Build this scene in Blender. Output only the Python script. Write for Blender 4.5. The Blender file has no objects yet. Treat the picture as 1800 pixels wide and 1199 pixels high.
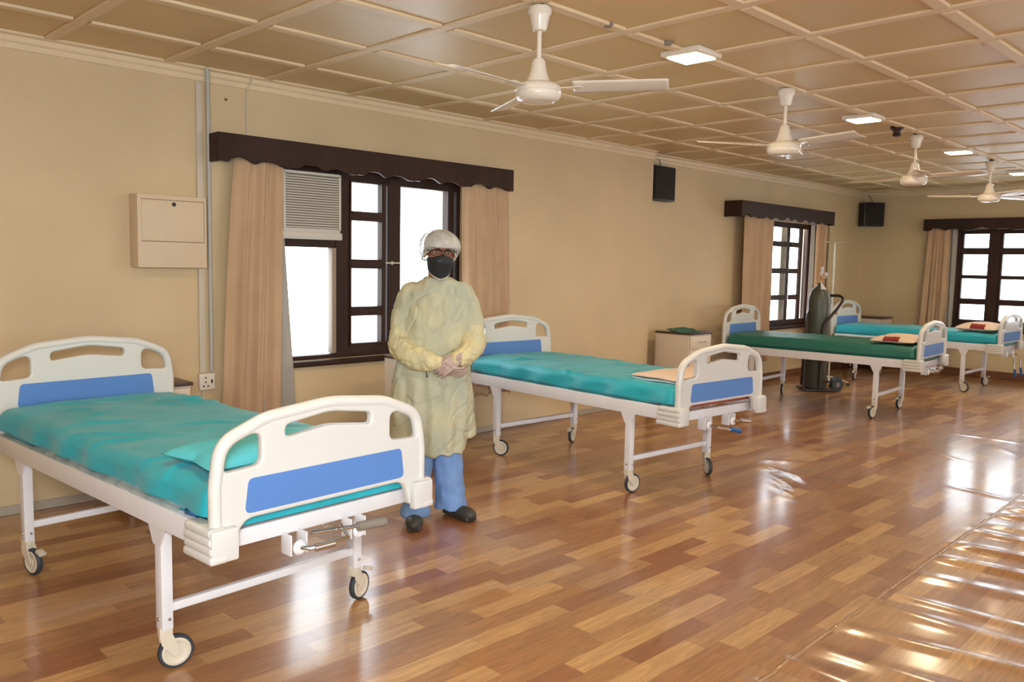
import bpy, bmesh, math, random
from mathutils import Vector, Matrix, noise
PI = math.pi
sc = bpy.context.scene
C = sc.collection

# ------------------------------------------------------------------ camera
CAM_H = 1.487
cd = bpy.data.cameras.new('camera'); cam = bpy.data.objects.new('camera', cd); C.objects.link(cam)
cd.sensor_width = 36.0; cd.lens = 1457.46 / 1800 * 36.0; cd.clip_start = 0.05
yaw, pitch, roll = math.radians(45.169), math.radians(-5.306), math.radians(1.118)
d_ = Vector((math.cos(yaw)*math.cos(pitch), math.sin(yaw)*math.cos(pitch), math.sin(pitch)))
r_ = Vector((math.sin(yaw), -math.cos(yaw), 0)); u_ = r_.cross(d_)
rr = math.cos(roll)*r_ + math.sin(roll)*u_; uu = math.cos(roll)*u_ - math.sin(roll)*r_
cam.matrix_world = Matrix(((rr.x, uu.x, -d_.x, 0), (rr.y, uu.y, -d_.y, 0), (rr.z, uu.z, -d_.z, CAM_H), (0, 0, 0, 1)))
sc.camera = cam

# ------------------------------------------------------------------ exposure, world, large lights
sc.view_settings.view_transform = 'Standard'; sc.view_settings.look = 'None'
sc.view_settings.gamma = 1.0; sc.view_settings.use_curve_mapping = False
sc.view_settings.exposure = 0.04
w = bpy.data.worlds.new('daylight'); sc.world = w; w.use_nodes = True
bg = w.node_tree.nodes['Background']; bg.inputs[0].default_value = (0.86, 0.93, 1.0, 1); bg.inputs[1].default_value = 7.0

def area(name, loc, target, size, power, col, size_y=None):
    l = bpy.data.lights.new(name, 'AREA'); l.energy = power; l.color = col; l.size = size
    if size_y: l.shape = 'RECTANGLE'; l.size_y = size_y
    o = bpy.data.objects.new(name, l); C.objects.link(o); o.location = loc
    o.rotation_euler = (Vector(target) - Vector(loc)).to_track_quat('-Z', 'Y').to_euler()
    return o
# the photographer's flash beside the camera, and daylight entering by the windows of the opposite wall
area('camera_flash', (-0.05, 0.10, 1.72), (2.6, 2.9, 0.5), 0.25, 30, (0.90, 0.97, 1.0)).data.spread = math.radians(120)
area('window_daylight', (8.5, -2.35, 1.6), (8.5, 3.0, 0.9), 6.0, 32, (1.0, 0.96, 0.90), 1.3)
area('window_daylight_near', (-1.2, -2.35, 1.75), (1.8, 3.4, 0.3), 2.6, 175, (0.80, 0.92, 1.0), 1.4)

# ------------------------------------------------------------------ materials
MATS = {}
def nt(name):
    m = bpy.data.materials.new(name); m.use_nodes = True
    return m, m.node_tree, m.node_tree.nodes['Principled BSDF']
def srgb(r, g, b):
    f = lambda c: (c/255/12.92) if c/255 <= 0.04045 else ((c/255+0.055)/1.055)**2.4
    return (f(r), f(g), f(b), 1)
def mat(name, col, rough=0.5, metal=0, var=0.0, vscale=6, bump=0.0, bscale=60, coat=0, alpha=None, stretch=None, spec=0.5, sheen=0, col2=None, sub=0, trans=0):
    if name in MATS: return MATS[name]
    m, t, b = nt(name); N, L = t.nodes, t.links
    b.inputs['Base Color'].default_value = col; b.inputs['Roughness'].default_value = rough
    b.inputs['Metallic'].default_value = metal; b.inputs['Coat Weight'].default_value = coat
    b.inputs['Specular IOR Level'].default_value = spec
    if sheen: b.inputs['Sheen Weight'].default_value = sheen
    tc = N.new('ShaderNodeTexCoord'); src = tc.outputs['Object']
    if stretch:
        mp = N.new('ShaderNodeMapping'); mp.inputs['Scale'].default_value = stretch; L.new(src, mp.inputs['Vector']); src = mp.outputs['Vector']
    if var or col2:
        n = N.new('ShaderNodeTexNoise'); n.inputs['Scale'].default_value = vscale; n.inputs['Detail'].default_value = 5
        L.new(src, n.inputs['Vector'])
        r = N.new('ShaderNodeValToRGB'); L.new(n.outputs['Fac'], r.inputs['Fac'])
        c2 = col2 if col2 else tuple(min(1, c*(1-var)) for c in col[:3])+(1,)
        r.color_ramp.elements[0].position = 0.35; r.color_ramp.elements[0].color = c2
        r.color_ramp.elements[1].position = 0.65; r.color_ramp.elements[1].color = col
        L.new(r.outputs['Color'], b.inputs['Base Color'])
    if bump:
        n2 = N.new('ShaderNodeTexNoise'); n2.inputs['Scale'].default_value = bscale; n2.inputs['Detail'].default_value = 4
        L.new(src, n2.inputs['Vector'])
        bp = N.new('ShaderNodeBump'); bp.inputs['Strength'].default_value = bump; bp.inputs['Distance'].default_value = 0.01
        L.new(n2.outputs['Fac'], bp.inputs['Height']); L.new(bp.outputs['Normal'], b.inputs['Normal'])
    if alpha is not None: b.inputs['Alpha'].default_value = alpha
    if trans:
        tl = N.new('ShaderNodeBsdfTranslucent'); tl.inputs['Color'].default_value = col
        mx = N.new('ShaderNodeMixShader'); mx.inputs['Fac'].default_value = trans
        out = N['Material Output']; L.new(b.outputs[0], mx.inputs[1]); L.new(tl.outputs[0], mx.inputs[2]); L.new(mx.outputs[0], out.inputs[0])
    MATS[name] = m; return m

M_wall = mat('cream_wall_paint', (0.665, 0.505, 0.30, 1), 0.62, var=0.09, vscale=1.3, bump=0.25, bscale=35)
M_ceil = mat('ochre_ceiling_paint', (0.67, 0.49, 0.245, 1), 0.42, var=0.10, vscale=1.1, bump=0.12, bscale=7)
M_batt = mat('pale_batten_paint', (0.77, 0.61, 0.40, 1), 0.5, var=0.06, vscale=4)
M_wood = mat('dark_brown_window_wood', (0.038, 0.014, 0.008, 1), 0.55, spec=0.3, var=0.35, vscale=9, bump=0.15, bscale=40, stretch=(1, 1, 0.3))
M_curt = mat('tan_curtain_cloth', (0.69, 0.465, 0.285, 1), 0.85, var=0.10, vscale=5, bump=0.2, bscale=180, sheen=0.2, trans=0.22)
M_lining = mat('pale_curtain_lining', (0.55, 0.50, 0.44, 1), 0.85, var=0.08, vscale=5, trans=0.35)
M_plast = mat('ivory_moulded_plastic', (0.69, 0.665, 0.62, 1), 0.30, var=0.03, vscale=3, spec=0.5)
M_blue = mat('blue_panel_laminate', (0.098, 0.235, 0.57, 1), 0.38, var=0.06, vscale=4)
M_frame = mat('white_enamelled_steel', (0.78, 0.75, 0.76, 1), 0.28, var=0.04, vscale=8)
M_teal = mat('teal_cotton_sheet', (0.012, 0.40, 0.48, 1), 0.55, var=0.15, vscale=4, bump=0.45, bscale=9, sheen=0.15)
M_tealp = mat('light_teal_pillowcase', (0.10, 0.56, 0.64, 1), 0.7, var=0.12, vscale=7, bump=0.4, bscale=14)
M_foam = mat('rust_red_mattress_cover', (0.30, 0.055, 0.03, 1), 0.6)
M_rub = mat('dark_grey_rubber', (0.035, 0.042, 0.048, 1), 0.55)
M_hub = mat('ivory_caster_plastic', (0.70, 0.60, 0.47, 1), 0.4, var=0.06)
M_chr = mat('chromed_steel', (0.62, 0.62, 0.62, 1), 0.22, metal=1)
M_grey = mat('grey_brown_plastic_grip', (0.24, 0.20, 0.165, 1), 0.5)
M_bgrip = mat('blue_rubber_grip', (0.01, 0.10, 0.30, 1), 0.45)
M_pale = mat('cream_pillowcase', (0.74, 0.56, 0.44, 1), 0.8, var=0.06, vscale=6, bump=0.5, bscale=12)
M_paleb = mat('pale_blue_cloth', (0.42, 0.56, 0.62, 1), 0.8)
M_red = mat('dark_red_cloth_patch', (0.25, 0.012, 0.012, 1), 0.75)
M_fan = mat('white_fan_enamel', (0.78, 0.70, 0.60, 1), 0.22, var=0.03)
M_dark = mat('black_plastic', (0.012, 0.011, 0.012, 1), 0.4)
M_spk = mat('black_speaker_cloth', (0.016, 0.012, 0.009, 1), 0.8, bump=0.5, bscale=300)
M_box = mat('beige_painted_steel', (0.68, 0.53, 0.37, 1), 0.45, var=0.03)
M_trunk = mat('off_white_plastic_trunking', (0.60, 0.52, 0.42, 1), 0.5)
M_pvc = mat('grey_plastic_pipe', (0.46, 0.43, 0.38, 1), 0.45)
M_sock = mat('white_socket_plastic', (0.72, 0.64, 0.56, 1), 0.4)
M_ac = mat('beige_grille_plastic', (0.60, 0.56, 0.49, 1), 0.5)
M_cab = mat('cream_cabinet_enamel', (0.72, 0.60, 0.47, 1), 0.4, var=0.04)
M_ctop = mat('brown_cabinet_top', (0.07, 0.03, 0.018, 1), 0.35)
M_cyl = mat('olive_grey_cylinder_paint', (0.085, 0.088, 0.068, 1), 0.38, var=0.15, vscale=7)
M_trol = mat('brown_black_trolley_steel', (0.030, 0.018, 0.014, 1), 0.4)
M_brass = mat('brass_fitting', (0.55, 0.30, 0.12, 1), 0.35, metal=0.8)
M_label = mat('white_paper_label', (0.7, 0.7, 0.68, 1), 0.7)
M_skin = mat('brown_skin', (0.33, 0.13, 0.07, 1), 0.5, var=0.12, vscale=14, bump=0.1, bscale=90, sub=0.1)
M_hair = mat('black_hair', (0.010, 0.009, 0.009, 1), 0.6)
M_gown = mat('pale_yellow_green_gown', (0.58, 0.54, 0.35, 1), 0.75, var=0, vscale=5.5, bump=0.9, bscale=13, col2=(0.44, 0.46, 0.36, 1), trans=0.10)
M_sleeve = mat('yellow_gown_sleeve', (0.76, 0.65, 0.36, 1), 0.75, vscale=7, bump=0.9, bscale=17, col2=(0.60, 0.56, 0.36, 1), trans=0.12)
M_band = mat('pale_gown_edging', (0.62, 0.57, 0.40, 1), 0.8)
M_scrub = mat('blue_scrub_cloth', (0.20, 0.34, 0.64, 1), 0.85, var=0.18, vscale=8, bump=0.6, bscale=14)
M_mask = mat('black_mask_cloth', (0.012, 0.014, 0.018, 1), 0.7, bump=0.2, bscale=120)
M_mask2 = mat('white_mask_cloth', (0.66, 0.63, 0.56, 1), 0.7)
M_glove = mat('translucent_latex_glove', (0.50, 0.36, 0.30, 1), 0.38, var=0.22, vscale=30, bump=0.4, bscale=60)
M_shoe = mat('dark_olive_shoe', (0.040, 0.038, 0.032, 1), 0.5)
M_eye = mat('eye_white', (0.55, 0.5, 0.45, 1), 0.2)
M_base = mat('brown_tile_skirting', (0.20, 0.085, 0.04, 1), 0.35, var=0.25, vscale=8)
M_base2 = mat('grey_painted_skirting', (0.42, 0.36, 0.28, 1), 0.5)
M_steel = mat('brushed_steel_pole', (0.55, 0.50, 0.42, 1), 0.35, metal=0.6)
M_sheet2 = mat('deep_green_cotton_sheet', (0.006, 0.16, 0.125, 1), 0.5, var=0.12, vscale=4, bump=0.2, bscale=9, spec=0.8)
M_clear = mat('clear_plastic_sheet', (0.62, 0.60, 0.56, 1), 0.15, alpha=0.45)

def math_node(N, L, op, a, b=None):
    n = N.new('ShaderNodeMath'); n.operation = op
    for i, v in enumerate((a, b)):
        if v is None: continue
        if isinstance(v, (int, float)): n.inputs[i].default_value = v
        else: L.new(v, n.inputs[i])
    return n.outputs[0]

def glass(name, tint, gloss):
    m, t, b = nt(name); N, L = t.nodes, t.links
    tr = N.new('ShaderNodeBsdfTransparent'); tr.inputs[0].default_value = tint
    gl = N.new('ShaderNodeBsdfGlossy'); gl.inputs['Roughness'].default_value = 0.02
    fr = N.new('ShaderNodeFresnel'); fr.inputs[0].default_value = gloss
    ge = N.new('ShaderNodeNewGeometry'); m1 = math_node(N, L, 'MULTIPLY', fr.outputs[0], math_node(N, L, 'SUBTRACT', 1.0, ge.outputs['Backfacing']))
    mx = N.new('ShaderNodeMixShader'); L.new(m1, mx.inputs[0]); L.new(tr.outputs[0], mx.inputs[1]); L.new(gl.outputs[0], mx.inputs[2])
    L.new(mx.outputs[0], N['Material Output'].inputs[0]); return m
M_glass = glass('window_glass', (0.95, 0.97, 0.97, 1), 1.4)
M_lens = glass('spectacle_lens', (0.88, 0.88, 0.88, 1), 1.5)

def emit(name, col, s):
    m, t, b = nt(name); b.inputs['Base Color'].default_value = col
    b.inputs['Emission Color'].default_value = col; b.inputs['Emission Strength'].default_value = s; return m
M_led = emit('lit_led_diffuser', (1.0, 0.84, 0.58, 1), 9)

def cap_material():
    m, t, b = nt('translucent_bouffant_cap'); N, L = t.nodes, t.links
    b.inputs['Base Color'].default_value = (0.58, 0.58, 0.55, 1); b.inputs['Roughness'].default_value = 0.7
    tc = N.new('ShaderNodeTexCoord'); n = N.new('ShaderNodeTexNoise'); n.inputs['Scale'].default_value = 22; n.inputs['Detail'].default_value = 4
    mp = N.new('ShaderNodeMapping'); mp.inputs['Scale'].default_value = (1, 1, 0.35); L.new(tc.outputs['Object'], mp.inputs[0]); L.new(mp.outputs[0], n.inputs['Vector'])
    mr = N.new('ShaderNodeMapRange'); mr.inputs[1].default_value = 0.35; mr.inputs[2].default_value = 0.65; mr.inputs[3].default_value = 0.55; mr.inputs[4].default_value = 0.85
    L.new(n.outputs['Fac'], mr.inputs[0]); L.new(mr.outputs[0], b.inputs['Alpha'])
    bp = N.new('ShaderNodeBump'); bp.inputs['Strength'].default_value = 0.6; L.new(n.outputs['Fac'], bp.inputs['Height']); L.new(bp.outputs[0], b.inputs['Normal'])
    return m
M_cap = cap_material()

def floor_material():
    # printed vinyl sheet: staggered wood blocks, each with its own tone and grain
    m, t, b = nt('printed_wood_block_vinyl'); N, L = t.nodes, t.links
    geo = N.new('ShaderNodeNewGeometry'); sx = N.new('ShaderNodeSeparateXYZ'); L.new(geo.outputs['Position'], sx.inputs[0])
    X, Y = sx.outputs['X'], sx.outputs['Y']
    row = math_node(N, L, 'FLOOR', math_node(N, L, 'DIVIDE', Y, 0.098))
    wn = N.new('ShaderNodeTexWhiteNoise'); wn.noise_dimensions = '1D'; L.new(row, wn.inputs['W'])
    off = math_node(N, L, 'MULTIPLY', wn.outputs['Value'], 3.0)
    bx = math_node(N, L, 'ADD', math_node(N, L, 'DIVIDE', X, 0.50), off)
    blk = math_node(N, L, 'FLOOR', bx)
    cmb = N.new('ShaderNodeCombineXYZ'); L.new(row, cmb.inputs[0]); L.new(blk, cmb.inputs[1])
    wn2 = N.new('ShaderNodeTexWhiteNoise'); wn2.noise_dimensions = '2D'; L.new(cmb.outputs[0], wn2.inputs['Vector'])
    ramp = N.new('ShaderNodeValToRGB'); L.new(wn2.outputs['Value'], ramp.inputs['Fac']); ramp.color_ramp.interpolation = 'CONSTANT'
    cols = [(0.0, (0.33, 0.125, 0.048)), (0.20, (0.40, 0.175, 0.065)), (0.40, (0.46, 0.225, 0.085)), (0.58, (0.42, 0.19, 0.07)), (0.74, (0.56, 0.30, 0.12)), (0.90, (0.60, 0.33, 0.13))]
    el = ramp.color_ramp.elements
    while len(el) < len(cols): el.new(0.5)
    for e, (p, c) in zip(el, cols): e.position = p; e.color = c + (1,)
    # grain
    cs = N.new('ShaderNodeCombineXYZ')
    L.new(math_node(N, L, 'ADD', math_node(N, L, 'MULTIPLY', X, 3.0), math_node(N, L, 'MULTIPLY', wn2.outputs['Value'], 40.0)), cs.inputs[0])
    L.new(math_node(N, L, 'MULTIPLY', Y, 34.0), cs.inputs[1])
    gn = N.new('ShaderNodeTexNoise'); gn.inputs['Scale'].default_value = 1.6; gn.inputs['Detail'].default_value = 7; gn.inputs['Distortion'].default_value = 1.2
    L.new(cs.outputs[0], gn.inputs['Vector'])
    gr = N.new('ShaderNodeMapRange'); gr.inputs[1].default_value = 0.3; gr.inputs[2].default_value = 0.7; gr.inputs[3].default_value = 0.72; gr.inputs[4].default_value = 1.12
    L.new(gn.outputs['Fac'], gr.inputs[0])
    # thin dark joints between blocks
    fx = math_node(N, L, 'FRACT', bx); fy = math_node(N, L, 'FRACT', math_node(N, L, 'DIVIDE', Y, 0.098))
    jx = math_node(N, L, 'LESS_THAN', fx, 0.006); jy = math_node(N, L, 'LESS_THAN', fy, 0.025)
    j = math_node(N, L, 'SUBTRACT', 1.0, math_node(N, L, 'MULTIPLY', math_node(N, L, 'MAXIMUM', jx, jy), 0.28))
    tot = math_node(N, L, 'MULTIPLY', gr.outputs[0], j)
    mixc = N.new('ShaderNodeVectorMath'); mixc.operation = 'SCALE'; L.new(ramp.outputs['Color'], mixc.inputs[0]); L.new(tot, mixc.inputs['Scale'])
    L.new(mixc.outputs[0], b.inputs['Base Color'])
    rn = N.new('ShaderNodeTexNoise'); rn.inputs['Scale'].default_value = 2.2; rn.inputs['Detail'].default_value = 6; L.new(geo.outputs['Position'], rn.inputs['Vector'])
    rm = N.new('ShaderNodeMapRange'); rm.inputs[3].default_value = 0.08; rm.inputs[4].default_value = 0.22; L.new(rn.outputs['Fac'], rm.inputs[0]); L.new(rm.outputs[0], b.inputs['Coat Roughness'])
    b.inputs['Coat Weight'].default_value = 0.9; b.inputs['Roughness'].default_value = 0.42; b.inputs['Coat IOR'].default_value = 1.5
    b.inputs['Specular IOR Level'].default_value = 0.6
    bn = N.new('ShaderNodeTexNoise'); bn.inputs['Scale'].default_value = 2.4; bn.inputs['Detail'].default_value = 1; L.new(geo.outputs['Position'], bn.inputs['Vector'])
    bp = N.new('ShaderNodeBump'); bp.inputs['Strength'].default_value = 0.4; bp.inputs['Distance'].default_value = 0.03
    L.new(bn.outputs['Fac'], bp.inputs['Height']); L.new(bp.outputs[0], b.inputs['Normal'])
    return m
M_floor = floor_material()

# ------------------------------------------------------------------ mesh helpers
def link(name, me, m=None, parent=None, smooth=True):
    o = bpy.data.objects.new(name, me); C.objects.link(o)
    if m is not None: me.materials.append(m)
    if parent is not None: o.parent = parent
    if smooth:
        for p in me.polygons: p.use_smooth = True
        me.set_sharp_from_angle(angle=math.radians(38))
    return o
def obj(name, bm, m, parent=None, smooth=True):
    bmesh.ops.recalc_face_normals(bm, faces=bm.faces)
    me = bpy.data.meshes.new(name); bm.to_mesh(me); bm.free()
    return link(name, me, m, parent, smooth)
def tag(o, label=None, cat=None, group=None, kind=None):
    if label: o['label'] = label
    if cat: o['category'] = cat
    if group: o['group'] = group
    if kind: o['kind'] = kind
    return o
def thing(name, label, cat, loc=(0, 0, 0), rotz=0, group=None):
    o = bpy.data.objects.new(name, None); C.objects.link(o); o.location = loc; o.rotation_euler = (0, 0, rotz)
    o.empty_display_size = 0.1
    return tag(o, label, cat, group)
def structure(o):
    o['kind'] = 'structure'; return o
def BM(): return bmesh.new()
def box(bm, x0, x1, y0, y1, z0, z1, bev=0.0, seg=2, mtx=None):
    r = bmesh.ops.create_cube(bm, size=1)
    vs = r['verts']
    for v in vs:
        v.co = Vector(((x0+x1)/2 + v.co.x*(x1-x0), (y0+y1)/2 + v.co.y*(y1-y0), (z0+z1)/2 + v.co.z*(z1-z0)))
    if bev > 0:
        es = list({e for v in vs for e in v.link_edges})
        q = bmesh.ops.bevel(bm, geom=es, offset=min(bev, 0.45*min(abs(x1-x0), abs(y1-y0), abs(z1-z0))), segments=seg, affect='EDGES', profile=0.6)
        vs = list({v for f in q['faces'] for v in f.verts} | {v for v in vs if v.is_valid})
    if mtx is not None:
        for v in vs: v.co = mtx @ v.co
    return vs
def frame_at(t):
    t = t.normalized(); a = Vector((0, 0, 1)) if abs(t.z) < 0.9 else Vector((1, 0, 0))
    n = t.cross(a).normalized(); return n, t.cross(n).normalized()
def tube(bm, pts, rad, seg=10, closed=False, cap=True, flat=1.0):
    pts = [Vector(p) for p in pts]; n = len(pts)
    rads = rad if isinstance(rad, (list, tuple)) else [rad]*n
    rings = []; prev = None
    for i, p in enumerate(pts):
        if closed: t = pts[(i+1) % n]-pts[i-1]
        else: t = pts[min(i+1, n-1)]-pts[max(i-1, 0)]
        if prev is None: a, b = frame_at(t)
        else:
            tn = t.normalized(); a = (prev - tn*prev.dot(tn)).normalized(); b = tn.cross(a)
        prev = a
        rings.append([bm.verts.new(p + rads[i]*(a*math.cos(2*PI*k/seg) + b*flat*math.sin(2*PI*k/seg))) for k in range(seg)])
    m = n if closed else n-1
    for i in range(m):
        A, B = rings[i], rings[(i+1) % n]
        for k in range(seg): bm.faces.new((A[k], A[(k+1) % seg], B[(k+1) % seg], B[k]))
    if cap and not closed:
        bm.faces.new(rings[0]); bm.faces.new(rings[-1][::-1])
    return rings
def lathe(bm, prof, seg=32, origin=(0, 0, 0), axis=None, caps=True):
    rings = []; O = Vector(origin)
    R = axis.to_track_quat('Z', 'Y').to_matrix() if axis is not None else Matrix.Identity(3)
    for r, z in prof:
        if r < 1e-6: rings.append([bm.verts.new(O + R @ Vector((0, 0, z)))])
        else: rings.append([bm.verts.new(O + R @ Vector((r*math.cos(2*PI*k/seg), r*math.sin(2*PI*k/seg), z))) for k in range(seg)])
    for A, B in zip(rings[:-1], rings[1:]):
        for k in range(seg):
            if len(A) == 1 and len(B) == 1: continue
            if len(A) == 1: bm.faces.new((A[0], B[k], B[(k+1) % seg]))
            elif len(B) == 1: bm.faces.new((A[k], A[(k+1) % seg], B[0]))
            else: bm.faces.new((A[k], A[(k+1) % seg], B[(k+1) % seg], B[k]))
    if caps and len(rings[0]) > 1: bm.faces.new(rings[0][::-1])
    if caps and len(rings[-1]) > 1: bm.faces.new(rings[-1])
    if not caps: bmesh.ops.remove_doubles(bm, verts=rings[0]+rings[-1], dist=1e-6)
def ellipsoid(bm, c, r, mtx=None, seg=20, rings=14):
    q = bmesh.ops.create_uvsphere(bm, u_segments=seg, v_segments=rings, radius=1)
    for v in q['verts']:
        v.co = Vector((v.co.x*r[0], v.co.y*r[1], v.co.z*r[2]))
        if mtx is not None: v.co = mtx @ v.co
        v.co += Vector(c)
    return q['verts']
def grid(bm, f, nu, nv, closed_u=False):
    V = [[bm.verts.new(f(i/nu, j/nv)) for j in range(nv+1)] for i in range(nu if closed_u else nu+1)]
    n = len(V)
    for i in range(n if closed_u else n-1):
        for j in range(nv): bm.faces.new((V[i][j], V[(i+1) % n][j], V[(i+1) % n][j+1], V[i][j+1]))
    return V
def rpoly(pts, rad, seg=6):
    out = []; n = len(pts)
    for i, p in enumerate(pts):
        r = rad[i] if isinstance(rad, (list, tuple)) else rad
        P = Vector(p).to_2d(); A = Vector(pts[i-1]).to_2d(); B = Vector(pts[(i+1) % n]).to_2d()
        if r <= 0: out.append((P.x, P.y)); continue
        a = (A-P).normalized(); b = (B-P).normalized(); ang = a.angle(b)
        d = min(r/math.tan(ang/2), 0.48*(A-P).length, 0.48*(B-P).length)
        s, e = P+a*d, P+b*d
        for k in range(seg+1):
            t = k/seg; q = (1-t)**2*s + 2*t*(1-t)*P + t*t*e; out.append((q.x, q.y))
    return out
def plate(name, outer, holes, depth, bev, m, parent, yc=0.0, bres=3):
    """plate in the x-z plane, thickness along y, rounded edges, through holes"""
    cu = bpy.data.curves.new('plate_curve', 'CURVE'); cu.dimensions = '2D'; cu.fill_mode = 'BOTH'
    cu.extrude = depth/2-bev; cu.bevel_depth = bev; cu.bevel_resolution = bres; cu.offset = -bev
    for pl in [outer]+holes:
        s = cu.splines.new('POLY'); s.points.add(len(pl)-1); s.use_cyclic_u = True
        for p, (x, z) in zip(s.points, pl): p.co = (x, z, 0, 1)
    t = bpy.data.objects.new('plate_tmp', cu); C.objects.link(t)
    dg = bpy.context.evaluated_depsgraph_get(); dg.update()
    me = bpy.data.meshes.new_from_object(t.evaluated_get(dg), depsgraph=dg)
    bpy.data.objects.remove(t); bpy.data.curves.remove(cu)
    me.name = name
    for v in me.vertices: v.co = Vector((v.co.x, yc - v.co.z, v.co.y))
    me.materials.clear()
    return link(name, me, m, parent)
def remesh(name, bm, voxel, m, parent, smooth=3, disp=None):
    me = bpy.data.meshes.new('tmp'); bm.to_mesh(me); bm.free()
    t = bpy.data.objects.new('remesh_tmp', me); C.objects.link(t)
    md = t.modifiers.new('r', 'REMESH'); md.mode = 'VOXEL'; md.voxel_size = voxel
    if smooth:
        ms = t.modifiers.new('s', 'SMOOTH'); ms.factor = 0.5; ms.iterations = smooth
    dg = bpy.context.evaluated_depsgraph_get(); dg.update()
    out = bpy.data.meshes.new_from_object(t.evaluated_get(dg), depsgraph=dg)
    bpy.data.objects.remove(t); bpy.data.meshes.remove(me)
    out.name = name
    if disp:
        ns = [v.normal.copy() for v in out.vertices]
        for v, n in zip(out.vertices, ns): v.co = v.co + n*disp(v.co)
    o = bpy.data.objects.new(name, out); C.objects.link(o)
    if m is not None: out.materials.append(m)
    if parent is not None: o.parent = parent
    for p in out.polygons: p.use_smooth = True
    return o

# ------------------------------------------------------------------ room shell
H = 2.702; WY = 5.30; RY = 5.42; JX = 7.335; BX = 13.06; FX = -3.2; RW = -2.6
def ripple(x, y):
    # lifted wrinkles of the loose vinyl sheet right of the seam; flat elsewhere
    h = 0.0
    if y < 1.45:
        e = min(1.0, max(0.0, (1.45-y)/0.10)); e2 = 0.35+0.65*max(0.0, 1-(1.45-y)/1.6)
        for x0, s, a, wd in RID:
            d = (x - (x0 + s*(y-1.4)))/wd
            if abs(d) < 3: h += 1.5*a*math.exp(-d*d)*e*e2
    for x0, y0, sl, ln, a, wd in CRE:
        # creases elsewhere
        dx, dy = x-x0, y-y0; c, s = math.cos(sl), math.sin(sl)
        u, v = dx*c+dy*s, -dx*s+dy*c
        if abs(u) < ln and abs(v) < 3*wd: h += a*math.exp(-(v/wd)**2)*math.cos(u/ln*PI/2)**2
    return h
rnd = random.Random(5)
RID = []
x0 = 2.3
while x0 < 12.5:
    RID.append((x0, rnd.uniform(-0.22, 0.02), rnd.uniform(0.004, 0.012), rnd.uniform(0.035, 0.065))); x0 += rnd.uniform(0.16, 0.36)
CRE = [(5.35, 2.65, 0.86, 0.35, .007, .035), (5.55, 2.62, 0.80, 0.3, .006, .035), (5.1, 2.5, 0.9, 0.3, .006, .03), (6.3, 2.2, 1.1, 0.4, .005, .04), (7.2, 2.3, 1.2, .4, .005, .04), (2.15, 2.3, 0.4, .5, .006, .05), (1.75, 2.05, 1.0, .4, .005, .04), (2.6, 2.6, -0.5, .4, .005, .04), (2.35, 1.95, -0.9, .35, .004, .035), (3.5, 3.0, -0.3, .35, .004, .04)]
for _ in range(16):
    CRE.append((rnd.uniform(5, 11), rnd.uniform(1.6, 3.2), rnd.uniform(0.7, 2.2), rnd.uniform(.2, .5), rnd.uniform(.003, .006), rnd.uniform(.03, .05)))
bm = BM()
xs = []; x = FX-0.05
while x < 0.8: xs.append(x); x += 0.4
while x < BX+0.1: xs.append(x); x += 0.022
ys = []; y = RW-0.1
while y < 0.3: ys.append(y); y += 0.3
while y < RY+0.3: ys.append(y); y += 0.035 if y < 3.3 else 0.15
V = [[bm.verts.new((a, b, ripple(a, b) if (a > 0.8 and b > 0) else 0)) for b in ys] for a in xs]
for i in range(len(xs)-1):
    for j in range(len(ys)-1): bm.faces.new((V[i][j], V[i+1][j], V[i+1][j+1], V[i][j+1]))
fl = structure(obj('floor', bm, M_floor))
# the seams of the vinyl sheets: thin raised welded edges
def seam(y0, y1, xa, xb, wd):
    bm = BM(); r = random.Random(3); pts = []; x = xa
    while x <= xb:
        f = (x-xa)/(xb-xa); pts.append((x, y0+(y1-y0)*f+r.uniform(-.003, .003), 0.0015+max(0, ripple(x, y0+(y1-y0)*f))*0.6)); x += 0.06
    tube(bm, pts, wd, 6, flat=0.28); return bm
M_seam = mat('clear_tape_on_vinyl_seam', (0.40, 0.22, 0.10, 1), 0.16, spec=0.8, bump=0.5, bscale=40)
structure(obj('trim_1', seam(1.37, 1.50, 1.5, 9.5, .010), M_seam)); structure(obj('trim_2', seam(3.38, 3.10, 4.9, 9.0, .006), M_seam))

def wall_with_holes(name, axis, c0, c1, u0, u1, holes, m=M_wall):
    """axis 'y': slab y c0..c1 spanning x u0..u1; axis 'x': slab x c0..c1 spanning y u0..u1; holes (ua,ub,za,zb)"""
    bm = BM(); us = sorted({u0, u1} | {h[0] for h in holes} | {h[1] for h in holes})
    for a, b in zip(us[:-1], us[1:]):
        hs = [h for h in holes if h[0] <= a+1e-6 and h[1] >= b-1e-6]
        zz = [(0, H)] if not hs else [(0, hs[0][2]), (hs[0][3], H)]
        for z0, z1 in zz:
            if axis == 'y': box(bm, a, b, c0, c1, z0, z1)
            else: box(bm, c0, c1, a, b, z0, z1)
    bmesh.ops.remove_doubles(bm, verts=bm.verts, dist=1e-5)
    return structure(obj(name, bm, m))
wall_with_holes('wall_left', 'y', WY, WY+0.32, FX, JX, [(2.93, 4.64, 0.76, 2.16)])
wall_with_holes('wall_left_recess', 'y', RY, RY+0.10, JX, BX+0.2, [(9.75, 11.9, 0.72, 2.12)])
wall_with_holes('wall_back', 'x', BX, BX+0.2, RW-0.2, RY, [(0.95, 4.12, 0.72, 2.10)])
wall_with_holes('wall_right', 'y', RW-0.2, RW, FX, BX, [(0.0, 2.2, .8, 2.1), (4.2, 6.4, .8, 2.1), (8.2, 10.4, .8, 2.1)])
wall_with_holes('wall_front', 'x', FX-0.2, FX, RW-0.2, WY+0.3, [])
bm = BM(); box(bm, FX-0.2, BX+0.2, RW-0.2, RY+0.2, H, H+0.1); structure(obj('ceiling', bm, M_ceil))
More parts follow.
